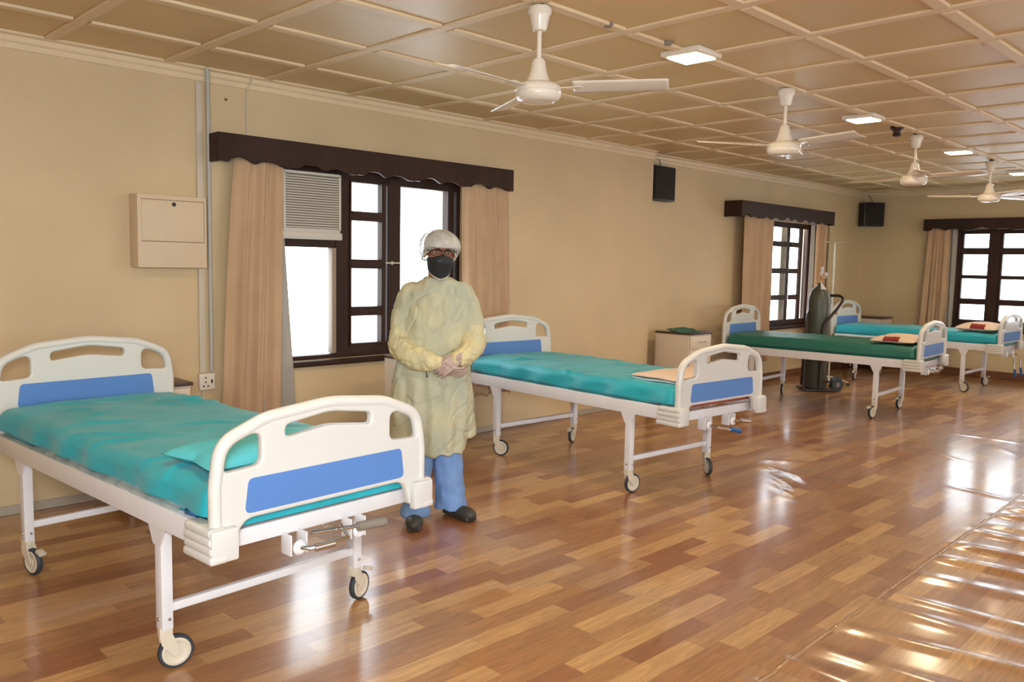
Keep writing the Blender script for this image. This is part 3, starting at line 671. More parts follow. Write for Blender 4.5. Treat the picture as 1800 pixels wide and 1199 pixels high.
def bed(label, x, y, deg, seed, sheet, casters, crank, wrinkle=1.0, zlow=.592, wrap=False):
    """x, y: centre of the foot end board's face, deg: rotation of the bed about z"""
    t = thing('hospital_bed', label, 'hospital bed', (x, y, 0), math.radians(deg))
    W = .452; Lb = 2.075; y1 = .394; y2 = 1.742
    for s in (-1, 1):
        xa, xb = sorted((s*(W-.035), s*W))
        bm = BM(); box(bm, xa, xb, .05, Lb-.03, .535, .618, .005); obj('side_rail', bm, M_frame, t)
    for yy in (.045, Lb-.055):
        bm = BM(); box(bm, -W+.035, W-.035, yy, yy+.03, .520, .578, .004); obj('end_rail', bm, M_frame, t)
    bm = BM()
    box(bm, -W+.036, W-.036, .08, Lb-.06, .590, .600)
    for yy in (.45, .9, 1.3, 1.7): box(bm, -W+.036, W-.036, yy, yy+.03, .562, .59)
    obj('bed_deck', bm, M_frame, t)
    bm = BM(); tube(bm, [(-.13, .06, .525), (-.13, .75, .530)], .012, 10); tube(bm, [(.13, .06, .525), (.13, 1.25, .530)], .012, 10)
    box(bm, -.30, .30, .74, .77, .515, .545, .003); box(bm, -.30, .30, 1.24, 1.27, .515, .545, .003); obj('lifting_screws', bm, M_frame, t)
    end_board('foot_board', t, .0, 0.0, -1, 0)
    end_board('head_board', t, Lb+.015, 0.070, 1, .012)
    legs = []
    i = 0
    for yy in (y1, y2):
        for s in (-1, 1):
            bm = BM(); lx = s*(W-.027)
            box(bm, lx-.021, lx+.021, yy-.024, yy+.024, .155, .54, .004)
            # flared gusset under the rail
            pr = [(-.060, .537), (.060, .537), (.026, .470), (-.026, .470)]
            A = [bm.verts.new((lx+s*.0215, yy+a, b_)) for a, b_ in pr]; B = [bm.verts.new((lx+s*.0255, yy+a, b_)) for a, b_ in pr]
            bm.faces.new(A); bm.faces.new(B[::-1])
            for k in range(4): bm.faces.new((A[k], A[(k+1) % 4], B[(k+1) % 4], B[k]))
            leg = obj('leg', bm, M_frame, t)
            bm = BM(); lathe(bm, [(0, 0), (.007, 0), (.006, .005), (0, .006)], 12, (lx+s*.021, yy, .195), Vector((s, 0, 0))); lathe(bm, [(0, 0), (.007, 0), (.006, .005), (0, .006)], 12, (lx+.006, yy-.024, .195), Vector((0, -1, 0))); obj('bolt', bm, M_chr, leg)
            a, br = casters[i]; caster(leg, lx, yy, a-deg, br); i += 1
        bm = BM(); box(bm, -W+.045, W-.045, yy-.014, yy+.014, .215, .247, .004); obj('cross_bar', bm, M_frame, t)
    # cranks at the foot end
    for k, cxx in enumerate((-.13, .13)):
        bm = BM()
        box(bm, cxx-.035, cxx-.029, -.01, .05, .455, .53, .002); box(bm, cxx+.029, cxx+.035, -.01, .05, .455, .53, .002); lathe(bm, [(0, 0), (.026, 0), (.028, .006), (.020, .014), (0, .016)], 18, (cxx, -.008, .482), Vector((0, -1, 0)))
        ck = obj('crank', bm, M_frame, t)
        bm = BM()
        if crank == 'folded':
            e = 1 if k == 0 else -1
            pts = [(cxx, -.02, .482), (cxx+.02, -.05, .482), (cxx+.09, -.075, .488), (cxx+.155, -.085, .50), (cxx+.165, -.03, .53), (cxx+.10, -.01, .535)] if k == 0 else [(cxx-.21, -.01, .52), (cxx-.06, -.02, .508), (cxx, -.03, .505), (cxx+.06, -.035, .503)]
            tube(bm, pts, .007, 8); obj('crank_arm', bm, M_chr, ck)
            bm = BM(); tube(bm, [(cxx+.03, -.058, .483), (cxx+.10, -.078, .489)] if k == 0 else [(cxx-.02, -.032, .506), (cxx+.10, -.04, .50)], .014 if k == 0 else .018, 12); tag(obj('crank_handle', bm, M_chr if k == 0 else M_grey, ck), 'grey-brown handle' if k else 'chromed handle')
        elif crank == 'blue':
            tube(bm, [(cxx, -.02, .482), (cxx, -.07, .482), (cxx+.12, -.09, .455)] if k == 0 else [(cxx, -.02, .482), (cxx+.04, -.06, .49), (cxx+.09, -.07, .482)], .010, 8); obj('crank_arm', bm, M_chr, ck)
            bm = BM(); tube(bm, [(cxx+.12, -.09, .458), (cxx+.22, -.10, .435)] if k == 0 else [(cxx+.03, -.055, .49), (cxx+.10, -.075, .480)], .015, 12); tag(obj('crank_handle', bm, M_bgrip if k == 0 else M_chr, ck), 'blue grip' if k == 0 else 'chromed handle')
        else:
            tube(bm, [(cxx, -.02, .482), (cxx, -.07, .48), (cxx+.02, -.085, .46), (cxx+.03, -.09, .32), (cxx+.02, -.10, .30)], .008, 8); obj('crank_arm', bm, M_chr, ck)
            bm = BM(); tube(bm, [(cxx+.02, -.10, .31), (cxx+.03, -.11, .215)], .014, 12); tag(obj('crank_handle', bm, M_bgrip, ck), 'blue grip')
    # mattress
    bm = BM(); box(bm, -.405, .405, .028 if zlow > .6 else .06, Lb-.035, .602, .735, .02, 3); mt = tag(obj('mattress', bm, M_foam, t), 'rust red mattress edge')
    r = random.Random(seed); off = Vector((r.uniform(0, 50), r.uniform(0, 50), 0))
    ya, yb = .035, Lb-.025
    cr = [(r.uniform(-.4, .4), r.uniform(.3, 1.9), r.uniform(-.9, .9), r.uniform(.10, .35), r.uniform(.005, .014)) for _ in range(30)]
    hw, zt, zb, rc = .436, .752, zlow, .045
    def prof(u):
        # cross section from the lower left, over the top, to the lower right
        side = zt-zb-rc; top = 2*(hw-rc); arc = rc*PI/2; tot = 2*side+top+2*arc; s = u*tot
        if s < side: return -hw, zb+s, 0
        s -= side
        if s < arc: a = s/rc; return -hw+rc-rc*math.cos(a), zt-rc+rc*math.sin(a), .3
        s -= arc
        if s < top: return -hw+rc+s, zt, 1
        s -= top
        if s < arc: a = s/rc; return hw-rc+rc*math.sin(a), zt-rc+rc*math.cos(a), .3
        s -= arc; return hw, zt-rc-s, 0
    def f(u, v):
        px_, pz, top = prof(u); yy = ya+(yb-ya)*v
        e = min(v, 1-v)*(yb-ya)
        k = 1-math.sqrt(max(0, 1-max(0, (0.045-e)/0.045)**2))
        pz -= k*.045*(1 if pz > .70 else 0); px_ *= 1-k*.06
        n = noise.noise(Vector((px_*3, yy*2.2, pz*3))+off); n2 = noise.noise(Vector((px_*9, yy*7, pz*9))+off)
        if top == 1 or top == .3:
            dz = .012*n+.006*n2
            for (cx_, cy_, sl, ln, am) in cr:
                dx, dy = px_-cx_, yy-cy_; c, s = math.cos(sl), math.sin(sl); a, b_ = dx*c+dy*s, -dx*s+dy*c
                if abs(a) < ln: dz += am*wrinkle*math.exp(-(b_/.016)**2)*math.cos(a/ln*PI/2)
            pz += dz*min(1, e/.05) - .012*(abs(px_)/hw)**4
        if top < 1:
            # hanging side: vertical and slanting folds
            fold = .012*math.sin(yy*16+4*noise.noise(Vector((yy*1.5, seed, 0)))+(pz-.6)*9)+.008*n2
            w_ = min(1, max(0, (zt-pz)/.08))
            px_ += (1 if px_ > 0 else -1)*(fold*wrinkle*w_+.006*w_)
            if pz < .635:
                pz += .008*noise.noise(Vector((yy*6, seed, px_)))
                lim = .410+.9*max(0, pz-.618); px_ = max(-lim, min(lim, px_))
        return Vector((px_, yy, pz))
    bm = BM(); Vg = grid(bm, f, 84, 150)
    for j in (0, 150):
        loop = [Vg[i][j] for i in range(85)]
        try: bm.faces.new(loop if j else loop[::-1])
        except ValueError: pass
    obj('bed_sheet', bm, sheet, mt)
    if wrap:
        bm = BM(); nn = lambda q: noise.noise(Vector((q*5, seed, 2)))
        grid(bm, lambda u, v: Vector((-.412-.034*v+.004*math.sin(u*70), .25+1.35*u, .621+.022*(1-v)+.010*abs(nn(u*9))*(1-v))), 120, 4)
        tag(obj('plastic_wrap', bm, M_clear, mt), 'clear plastic wrap edge')
        bm = BM(); tube(bm, [(-.430, .13, .630), (-.445, .15, .640), (-.440, .19, .632), (-.425, .22, .63)], .007, 8); tube(bm, [(-.44, .16, .53), (-.445, .17, .515), (-.43, .18, .52)], .007, 8)
        tag(obj('blue_tie', bm, M_bgrip, mt), 'blue tie end')
    return t

bed('hospital bed in the left foreground, teal sheet, ivory and blue end boards', 1.607, 2.545, 3.84, 4, M_teal,
    [(-8, False), (20, True), (-75, True), (10, False)], 'folded', 1.0, .592, True)
bed('teal-sheeted hospital bed just right of the standing person', 4.723, 2.82, -3.7, 9, M_teal,
    [(-10, False), (-125, False), (-60, False), (200, True)], 'blue', 0.9, .617)
bed('third hospital bed with dark green sheet, in front of the gas cylinder', 8.949, 2.94, 3.4, 15, M_sheet2,
    [(170, True), (175, True), (0, False), (200, False)], 'folded', 0.3)
bed('farthest hospital bed near the far wall window, blue crank handles hanging', 11.712, 2.94, -0.4, 21, M_teal,
    [(-110, False), (-20, True), (190, True), (190, True)], 'hanging', 0.6)

# clear plastic wrap squeezed out along the near rail of the first bed
def bed_point(x, y, deg, lx, ly, lz):
    a = math.radians(deg); return Vector((x+math.cos(a)*lx-math.sin(a)*ly, y+math.sin(a)*lx+math.cos(a)*ly, lz))

# ------------------------------------------------------------------ pillows
def pillow(label, loc, rz, sx, sy, h, m, seed, patch=None, under=None, sag=1.0):
    t = thing('pillow', label, 'pillow', loc, rz)
    def top(u, v, s=1):
        a, b = (u*2-1), (v*2-1)
        px_ = sx/2*a*(1-.10*(1-abs(b))**1.5*abs(a)); py_ = sy/2*b*(1-.12*(1-abs(a))**1.5*abs(b))
        e = max(0, (1-abs(a)**2.6))*max(0, (1-abs(b)**2.6))
        z = h*.5*(e**.45)*(1 if s > 0 else -.55) + .010*noise.noise(Vector((px_*7+seed, py_*7, s)))*e**.3
        return Vector((px_, py_, z+h*.28))
    bm = BM(); A = grid(bm, lambda u, v: top(u, v, 1), 34, 26); B = grid(bm, lambda u, v: top(u, v, -1), 34, 26)
    bmesh.ops.remove_doubles(bm, verts=bm.verts, dist=.0008)
    obj('pillowcase', bm, m, t)
    if under:
        bm = BM(); grid(bm, lambda u, v: Vector(((u*2-1)*sx*.50, (v*2-1)*sy*.47, .006+.004*math.sin(u*9)+.003*math.sin(v*7))), 20, 14); o = obj('underside_cloth', bm, under, t); o.modifiers.new('s', 'SOLIDIFY').thickness = .006
    if patch:
        u0, u1, v0, v1 = patch
        bm = BM(); grid(bm, lambda u, v: top(u0+(u1-u0)*u, v0+(v1-v0)*v)+Vector((0, 0, .0025)), 10, 10); o = tag(obj('cloth_patch', bm, M_red, t), 'dark red cloth patch'); o.modifiers.new('s', 'SOLIDIFY').thickness = .003
    return t
p = bed_point(1.607, 2.545, 3.84, -.10, .27, .752)
pillow('light teal pillow lying behind the end board of the foreground bed', p, math.radians(3), .60, .36, .105, M_tealp, 3)
p = bed_point(4.723, 2.82, -3.7, -.02, .26, .752)
pillow('thin cream pillow on the bed right of the person', p, math.radians(-6), .66, .42, .070, M_pale, 7, None, M_paleb)
p = bed_point(8.949, 2.94, 3.4, -.02, .30, .752)
pillow('cream pillow with red patch on the dark green sheet', p, math.radians(5), .72, .42, .115, M_pale, 12, (.0, .12, .34, .70))
p = bed_point(11.712, 2.94, -0.4, -.05, .32, .752)
pillow('cream pillow with red patch on the farthest bed', p, math.radians(2), .70, .46, .15, M_pale, 16, (.0, .14, .26, .62))

# ------------------------------------------------------------------ bedside cabinets
def cabinet(label, x0, x1, y0, y1, h, doors=True):
    cx, cy = (x0+x1)/2, (y0+y1)/2; a, b = (x1-x0)/2, (y1-y0)/2
    t = thing('bedside_cabinet', label, 'cabinet', (cx, cy, 0))
    bm = BM(); box(bm, -a, a, -b+.018, b, .085, h-.022, .006); obj('carcass', bm, M_cab, t)
    bm = BM(); box(bm, -a-.008, a+.008, -b-.006, b, h-.022, h, .005); obj('cabinet_top', bm, M_ctop, t)
    bm = BM(); box(bm, -a+.012, a-.012, -b, -b+.018, h-.17, h-.035, .005); d = obj('drawer', bm, M_cab, t)
    bm = BM(); tube(bm, [(-.07, -b, h-.10), (-.06, -b-.022, h-.10), (.06, -b-.022, h-.10), (.07, -b, h-.10)], .005, 8); obj('drawer_handle', bm, M_chr, d)
    bm = BM(); box(bm, -a+.012, a-.012, -b, -b+.018, .10, h-.185, .005); d = obj('door', bm, M_cab, t)
    bm = BM(); lathe(bm, [(0, 0), (.009, 0), (.006, .010), (.013, .022), (0, .026)], 14, (-a+.05, -b, h-.26), Vector((0, -1, 0))); obj('door_knob', bm, M_dark, d)
    for sx in (-1, 1):
        for sy in (-1, 1):
            px_, py_ = sx*(a-.035), sy*(b-.035)
            bm = BM(); tube(bm, [(px_, py_, .09), (px_, py_, .045)], .010, 8); box(bm, px_-.016, px_+.016, py_-.012, py_+.012, .03, .062, .004); c_ = obj('caster', bm, M_hub, t)
            bm = BM(); lathe(bm, [(0, -.009), (.020, -.009), (.0225, -.005), (.0225, .005), (.020, .009), (0, .009)], 20, (px_, py_, .0225), Vector((0, 1, 0))); obj('caster_wheel', bm, M_rub, c_)
    return t
cabinet('cream bedside cabinet beside the foreground bed headboard, under the socket', 1.74, 2.13, 4.88, 5.28, .74)
cabinet('cream bedside cabinet standing behind the person', 3.64, 4.07, 4.56, 5.00, .80)
cabinet('cream bedside cabinet with brown top and a teal cloth on it', 7.42, 7.84, 4.82, 5.26, .80)
cabinet('cream bedside cabinet in the far corner beyond the last bed', 12.55, 12.97, 4.86, 5.33, .80)
bm = BM()
def cf(u, v):
    a, b = u*2-1, v*2-1
    e = max(0, 1-max(abs(a), abs(b))**3)
    return Vector((.20*a+.03*noise.noise(Vector((a*2, b*2, 1))), .14*b+.03*noise.noise(Vector((a*2, b*2, 5))), .004+e*(.022+.030*abs(noise.noise(Vector((a*3.1, b*3.3, 2)))))+.002))
grid(bm, cf, 34, 26); bmesh.ops.recalc_face_normals(bm, faces=bm.faces)
o = tag(obj('folded_cloth', bm, M_sheet2), 'crumpled teal cloth lying on the brown cabinet top', 'cloth'); o.location = (7.60, 5.02, .80); o.rotation_euler = (0, 0, .9)
o.modifiers.new('s', 'SOLIDIFY').thickness = .004
M_paper = mat('white_paper', (.7, .66, .6, 1), .7)
bm = BM(); box(bm, -.06, .06, -.05, .05, 0, .004, .001); o = tag(obj('paper_sheet', bm, M_paper), 'small white paper beside the teal cloth on the cabinet', 'paper'); o.location = (7.52, 5.19, .80)

# ------------------------------------------------------------------ gas cylinder and its trolley
GX, GY = 9.87, 4.58
t = thing('gas_cylinder', 'tall olive grey gas cylinder with white valve tag', 'gas cylinder', (GX, GY, .03))
bm = BM(); lathe(bm, [(0, 0), (.118, .002), (.130, .02), (.131, 1.06), (.126, 1.12), (.108, 1.19), (.078, 1.24), (.045, 1.262), (.034, 1.27), (.034, 1.30), (0, 1.30)], 40); obj('cylinder_body', bm, M_cyl, t)
bm = BM(); lathe(bm, [(0, 1.30), (.018, 1.30), (.016, 1.36), (.022, 1.37), (.02, 1.40), (0, 1.41)], 16); tube(bm, [(-.01, 0, 1.36), (.09, -.02, 1.36)], .012, 10); obj('valve', bm, M_brass, t)
bm = BM(); lathe(bm, [(0, -.012), (.030, -.012), (.034, 0), (.030, .012), (0, .012)], 20, (.085, -.03, 1.40), Vector((.5, -1, .2))); tube(bm, [(.0, 0, 1.40), (.0, -.02, 1.44), (-.01, -.02, 1.50)], .015, 10); tube(bm, [(.07, -.02, 1.36), (.085, -.03, 1.40)], .008, 8); obj('regulator', bm, mat('pale_regulator_metal', (.7, .72, .74, 1), .25, metal=.3), t)
bm = BM(); q = bmesh.ops.create_grid(bm, x_segments=4, y_segments=6, size=.5)
for v in q['verts']:
    u, vv = v.co.x, v.co.y; a = math.radians(-132+u*40); rr_ = .066 - vv*.085
    v.co = Vector((rr_*math.cos(a), rr_*math.sin(a), 1.265+vv*.085))
o = tag(obj('paper_tag', bm, M_label, t), 'white paper tag'); o.modifiers.new('s', 'SOLIDIFY').thickness = .002
t = thing('cylinder_trolley', 'dark two-wheeled trolley holding the gas cylinder', 'trolley', (GX, GY, 0), math.radians(-45))
# local x = to the viewer's right, local y = away
bm = BM()
tube(bm, [(-.19, -.13, .012), (-.19, -.13, .80), (-.175, -.11, .90), (-.14, -.04, .96), (-.11, .08, .97)], .017, 10)
tube(bm, [(.0, -.165, .06), (.0, -.165, .74), (.02, -.16, .84), (.07, -.15, .90), (.17, -.10, 1.00), (.27, -.04, 1.11), (.285, .0, 1.15), (.26, .04, 1.175), (.15, .10, 1.175)], .018, 10)
tube(bm, [(.15, .15, .05), (.15, .12, 1.175)], .016, 10); tube(bm, [(-.12, .15, .05), (-.11, .08, .97)], .016, 10)
obj('trolley_frame', bm, M_trol, t)
bm = BM(); box(bm, -.17, .17, -.14, .18, .006, .028, .004); tube(bm, [(.14, .10, .10), (.26, .02, .10)], .012, 8); tube(bm, [(.0, -.16, .15), (.24, -.08, .10)], .010, 8); obj('trolley_foot_plate', bm, M_trol, t)
for pos, l in (((.235, -.09, .085), 0), ((.285, .07, .085), 1)):
    bm = BM(); lathe(bm, [(0, -.02), (.06, -.02), (.083, -.016), (.085, 0), (.083, .016), (.06, .02), (0, .02)], 32, pos, Vector((.35, -1, 0))); wl_ = obj('trolley_wheel', bm, M_rub, t)
    bm = BM(); lathe(bm, [(0, -.024), (.03, -.024), (.034, 0), (.03, .024), (0, .024)], 20, pos, Vector((.35, -1, 0))); obj('wheel_hub', bm, M_grey, wl_)
bm = BM(); tube(bm, [(.145*math.cos(a), .145*math.sin(a), .66) for a in [k*2*PI/28 for k in range(28)]], .006, 8, closed=True); obj('retaining_chain', bm, M_trol, t)

# ------------------------------------------------------------------ drip stand
t = thing('drip_stand', 'thin steel drip stand with hooks behind the third bed', 'drip stand', (10.42, 4.66, 0))
bm = BM(); tube(bm, [(0, 0, .10), (0, 0, 1.05)], .014, 10); obj('lower_pole', bm, M_steel, t)
bm = BM(); tube(bm, [(0, 0, 1.02), (-.02, .0, 1.84)], .009, 10); obj('upper_pole', bm, M_steel, t)
bm = BM(); tube(bm, [(-.14, .09, 1.87), (-.12, .08, 1.845), (-.02, 0, 1.84), (.08, -.08, 1.845), (.10, -.09, 1.87)], .009, 8); obj('hook_bar', bm, M_steel, t)
for k in range(4):
    a = k*PI/2+.5; bm = BM(); tube(bm, [(0, 0, .12), (.12*math.cos(a), .12*math.sin(a), .09), (.24*math.cos(a), .24*math.sin(a), .05)], .011, 8); f_ = obj('foot', bm, M_steel, t)
    bm = BM(); lathe(bm, [(0, -.009), (.022, -.009), (.024, 0), (.022, .009), (0, .009)], 16, (.24*math.cos(a), .24*math.sin(a), .024), Vector((-math.sin(a), math.cos(a), 0))); obj('foot_caster', bm, M_rub, f_)

# ------------------------------------------------------------------ the standing person
P = thing('person', 'person in yellow gown, hair cap and black mask standing between the first two beds', 'person', (3.03, 3.66, 0), -PI/4)
HC = Vector((.008, -.015, 1.425))                 # chin level point the head turns about
HS = Matrix.Diagonal((1.10, 1.06, 1.0, 1)); HR = Matrix.Translation(HC) @ Matrix.Rotation(math.radians(14), 4, 'Z') @ Matrix.Rotation(math.radians(7), 4, 'X') @ Matrix.Rotation(math.radians(2), 4, 'Y') @ HS
def limb(bm, pts, seg=16):
    # smooth tapered tube with rounded ends
    P3 = [Vector(p[:3]) for p in pts]; rd = [p[3] for p in pts]
    out, rr_ = [], []
    n = len(P3)
    for i in range(n-1):
        p0, p1, p2, p3 = P3[max(i-1, 0)], P3[i], P3[i+1], P3[min(i+2, n-1)]
        for k in range(6):
            s = k/6
            out.append(0.5*((2*p1)+(-p0+p2)*s+(2*p0-5*p1+4*p2-p3)*s*s+(-p0+3*p1-3*p2+p3)*s**3)); rr_.append(rd[i]+(rd[i+1]-rd[i])*(s*s*(3-2*s)))
    out.append(P3[-1]); rr_.append(rd[-1])
    tube(bm, out, rr_, seg)
    ellipsoid(bm, out[0], (rr_[0],)*3, seg=14, rings=10); ellipsoid(bm, out[-1], (rr_[-1],)*3, seg=14, rings=10)
def loft(bm, rings, seg=40, pw=2.3):
    # rings: (z, cx, cy, rx, ry)
    out = []; n = len(rings)
    for i in range(n-1):
        for k in range(5):
            s = k/5; s2 = s*s*(3-2*s) if False else s
            out.append([rings[i][j]+(rings[i+1][j]-rings[i][j])*s2 for j in range(5)])
    out.append(list(rings[-1]))
    R_ = []
    for z, cx, cy, rx, ry in out:
        ring = []
        for k in range(seg):
            a = 2*PI*k/seg; c, s = math.cos(a), math.sin(a)
            ring.append(bm.verts.new((cx+rx*math.copysign(abs(c)**(2/pw), c), cy+ry*math.copysign(abs(s)**(2/pw), s), z)))
        R_.append(ring)
    for A, B in zip(R_[:-1], R_[1:]):
        for k in range(seg): bm.faces.new((A[k], A[(k+1) % seg], B[(k+1) % seg], B[k]))
    bm.faces.new(R_[0][::-1]); bm.faces.new(R_[-1])
# --- body
bm = BM()
ellipsoid(bm, HR @ Vector((0, .012, .150)), (.074, .094, .086), HR.to_3x3())
ellipsoid(bm, HR @ Vector((0, -.012, .075)), (.062, .070, .072), HR.to_3x3())
ellipsoid(bm, HR @ Vector((0, -.048, .030)), (.036, .034, .030), HR.to_3x3())      # chin
ellipsoid(bm, HR @ Vector((0, -.075, .152)), (.052, .020, .012), HR.to_3x3())      # brow
for s in (-1, 1):
    ellipsoid(bm, HR @ Vector((s*.036, -.050, .098)), (.026, .022, .022), HR.to_3x3())   # cheek
    ellipsoid(bm, HR @ Vector((s*.076, .012, .112)), (.009, .018, .031), HR.to_3x3())    # ear
limb(bm, [HR @ Vector((0, -.082, .140)).to_4d() if False else tuple(HR @ Vector((0, -.078, .140)))+(.009,), tuple(HR @ Vector((0, -.094, .106)))+(.0115,)], 12)    # nose
ellipsoid(bm, HR @ Vector((0, -.080, .066)), (.024, .011, .010), HR.to_3x3())      # lips
limb(bm, [(.0, .015, 1.48, .054), (.0, .012, 1.40, .056), (0, .015, 1.34, .055)])
loft(bm, [(1.37, 0, .01, .065, .055), (1.33, 0, .01, .12, .070), (1.27, 0, .01, .145, .085), (1.10, 0, .0, .140, .095), (.98, 0, 0, .150, .11), (.86, 0, .0, .165, .12), (.76, 0, .0, .15, .11)], 32)
for s, pts in ((-1, [(-.145, .005, 1.295, .040), (-.195, .0, 1.18, .040), (-.195, -.04, 1.03, .040), (-.09, -.15, .975, .034), (.02, -.205, .945, .025)]),
               (1, [(.145, .005, 1.295, .040), (.195, .0, 1.18, .040), (.215, -.04, 1.06, .040), (.185, -.13, 1.0, .034), (.135, -.195, .965, .025)])):
    limb(bm, pts)
limb(bm, [(-.075, -.02, .80, .085), (-.090, -.08, .46, .056), (-.095, -.10, .28, .050), (-.098, -.095, .09, .035)])
limb(bm, [(.075, .01, .80, .085), (.085, .02, .46, .056), (.095, .05, .28, .050), (.105, .065, .09, .035)])
body = remesh('body', bm, .006, M_skin, P, 4)
# --- eyes, brows
for s in (-1, 1):
    bm = BM(); ellipsoid(bm, HR @ Vector((s*.030, -.0755, .127)), (.0135, .009, .0052), HR.to_3x3(), 14, 10); e = obj('eye', bm, M_eye, P)
    bm = BM(); ellipsoid(bm, HR @ Vector((s*.030, -.0835, .127)), (.0055, .0022, .0050), HR.to_3x3(), 12, 8); obj('iris', bm, M_hair, e)
    bm = BM(); tube(bm, [HR @ Vector((s*(.014+.010*k), -.0955+.0035*k*k*.5, .148+.002*k-.0015*k*k)) for k in range(4)], [.0035, .004, .0035, .002], 8); obj('eyebrow', bm, M_hair, P)
# --- hair under the cap
bm = BM(); ellipsoid(bm, HR @ Vector((0, .022, .163)), (.082, .094, .082), HR.to_3x3()); obj('hair', bm, M_hair, P)
# --- bouffant cap
def capf(u, v):
    a = u*2*PI; front = (.5+.5*math.cos(a+PI/2))**1.8        # 1 at -y
    rim = .158*front+.058*(1-front)
    th = v*PI*.5
    rx, ry = .107, .124
    cz = .158
    if v < .72:
        w_ = v/.72; th = w_*PI/2; rad = math.sin(th); z = cz+.090*math.cos(th)
    else:
        w_ = (v-.72)/.28; rad = 1-.20*w_**2; z = cz-(cz-rim)*w_
    puff = 1+.045*noise.noise(Vector((math.cos(a)*2.2, math.sin(a)*2.2, z*22)))+.02*math.sin(a*17)*v**3
    if math.cos(a) < -.3 and .3 < v < .98: puff += .10*(-math.cos(a)-.3)*math.sin((v-.3)/.68*PI)
    return HR @ Vector((rx*rad*puff*math.cos(a), .018+ry*rad*puff*math.sin(a), z))
bm = BM(); grid(bm, capf, 72, 26, closed_u=True); bmesh.ops.remove_doubles(bm, verts=bm.verts, dist=.0005); cap_ = tag(obj('hair_cap', bm, M_cap, P), 'translucent white bouffant cap')
bm = BM(); tube(bm, [capf(k/48, 1.0) for k in range(48)], .0045, 8, closed=True); obj('cap_elastic', bm, M_mask2, cap_)
# --- glasses
gl = bpy.data.objects.new('safety_glasses', None); C.objects.link(gl); gl.parent = P
bm = BM()
def lens(s, k):
    a = 2*PI*k/28; c, q = math.cos(a), math.sin(a)
    px_ = s*.032+.028*math.copysign(abs(c)**.75, c); pz = .127+.017*math.copysign(abs(q)**.75, q)
    return HR @ Vector((px_, -.106+.9*px_*px_*6, pz))
for s in (-1, 1): tube(bm, [lens(s, k) for k in range(28)], .0018, 6, closed=True)
for s in (-1, 1): tube(bm, [HR @ Vector((s*.058, -.088, .135)), HR @ Vector((s*.074, -.06, .136)), HR @ Vector((s*.082, .005, .130))], .0032, 8)
tube(bm, [HR @ Vector((-.058, -.088, .142)), HR @ Vector((-.03, -.102, .146)), HR @ Vector((0, -.107, .141)), HR @ Vector((.03, -.102, .146)), HR @ Vector((.058, -.088, .142))], .0026, 6)
obj('spectacle_frame', bm, M_dark, gl)
for s in (-1, 1):
    bm = BM(); bm.faces.new([bm.verts.new(lens(s, k)) for k in range(28)]); l_ = obj('lens', bm, M_lens, gl)
# --- masks
def maskf(scale, dz, top=True):
    def f(u, v):
        a = (u*2-1)*1.42; edge = abs(u*2-1)
        zt_ = .108-.018*edge**1.5 + (.012*max(0, 1-edge*3)); zb_ = -.020+.050*edge**1.4
        z = zb_+(zt_-zb_)*v+dz
        prot = .078+.022*math.exp(-((v-.72)/.28)**2)*math.cos(a)**2 - .020*(1-v)**2
        y = -.012-(prot)*math.cos(a)*scale; x = .071*math.sin(a)*scale*(1-.10*(1-v))
        return HR @ Vector((x, y, z))
    return f
bm = BM(); grid(bm, maskf(1.0, 0), 30, 14); mk = tag(obj('black_mask', bm, M_mask, P), 'black cloth face mask'); mk.modifiers.new('s', 'SOLIDIFY').thickness = .003
bm = BM()
f2 = maskf(.93, -.007); grid(bm, lambda u, v: f2(u, v*.22), 30, 8); o = tag(obj('white_mask', bm, M_mask2, P), 'white mask edge under the black mask'); o.modifiers.new('s', 'SOLIDIFY').thickness = .002
bm = BM()
for s in (-1, 1): tube(bm, [HR @ Vector((s*.069, -.022, .075)), HR @ Vector((s*.078, .0, .10)), HR @ Vector((s*.084, .02, .125))], .002, 6)
obj('ear_loops', bm, M_mask2, mk)
bm = BM(); tube(bm, [HR @ Vector((x_, -.112+abs(x_+.012)*.5, .086)) for x_ in (-.028, -.018, -.008)], .0028, 6, flat=.5); obj('nose_clip', bm, M_chr, mk)
# --- gown
def cloth(sc1, a1, sc2, a2, sd):
    return lambda c: a1*noise.noise(Vector((c.x*sc1+sd, c.y*sc1, c.z*sc1*.45)))+a2*noise.noise(Vector((c.x*sc2, c.y*sc2+sd, c.z*sc2*.5)))
bm = BM()
loft(bm, [(1.402, .0, .014, .072, .066), (1.388, 0, .014, .105, .075), (1.362, 0, .014, .150, .088), (1.32, 0, .01, .182, .102), (1.25, 0, .0, .196, .120), (1.12, -.002, -.008, .190, .130), (1.0, -.008, -.01, .195, .137), (.90, -.022, -.01, .215, .142),
          (.78, -.030, -.01, .230, .150), (.62, -.036, -.01, .232, .155), (.50, -.042, -.012, .222, .155), (.40, -.046, -.015, .208, .150)], 44)
loft(bm, [(.92, .02, .06, .16, .09), (.72, .05, .085, .165, .09), (.47, .062, .095, .172, .085)], 36)
limb(bm, [(-.140, .005, 1.318, .062), (-.178, .0, 1.22, .070), (-.200, -.02, 1.10, .066), (-.196, -.05, 1.02, .064)], 22)
limb(bm, [(.140, .005, 1.318, .062), (.184, .0, 1.22, .068), (.208, -.02, 1.12, .064), (.212, -.05, 1.05, .062)], 22)
cn = cloth(7, .008, 26, .006, 3)
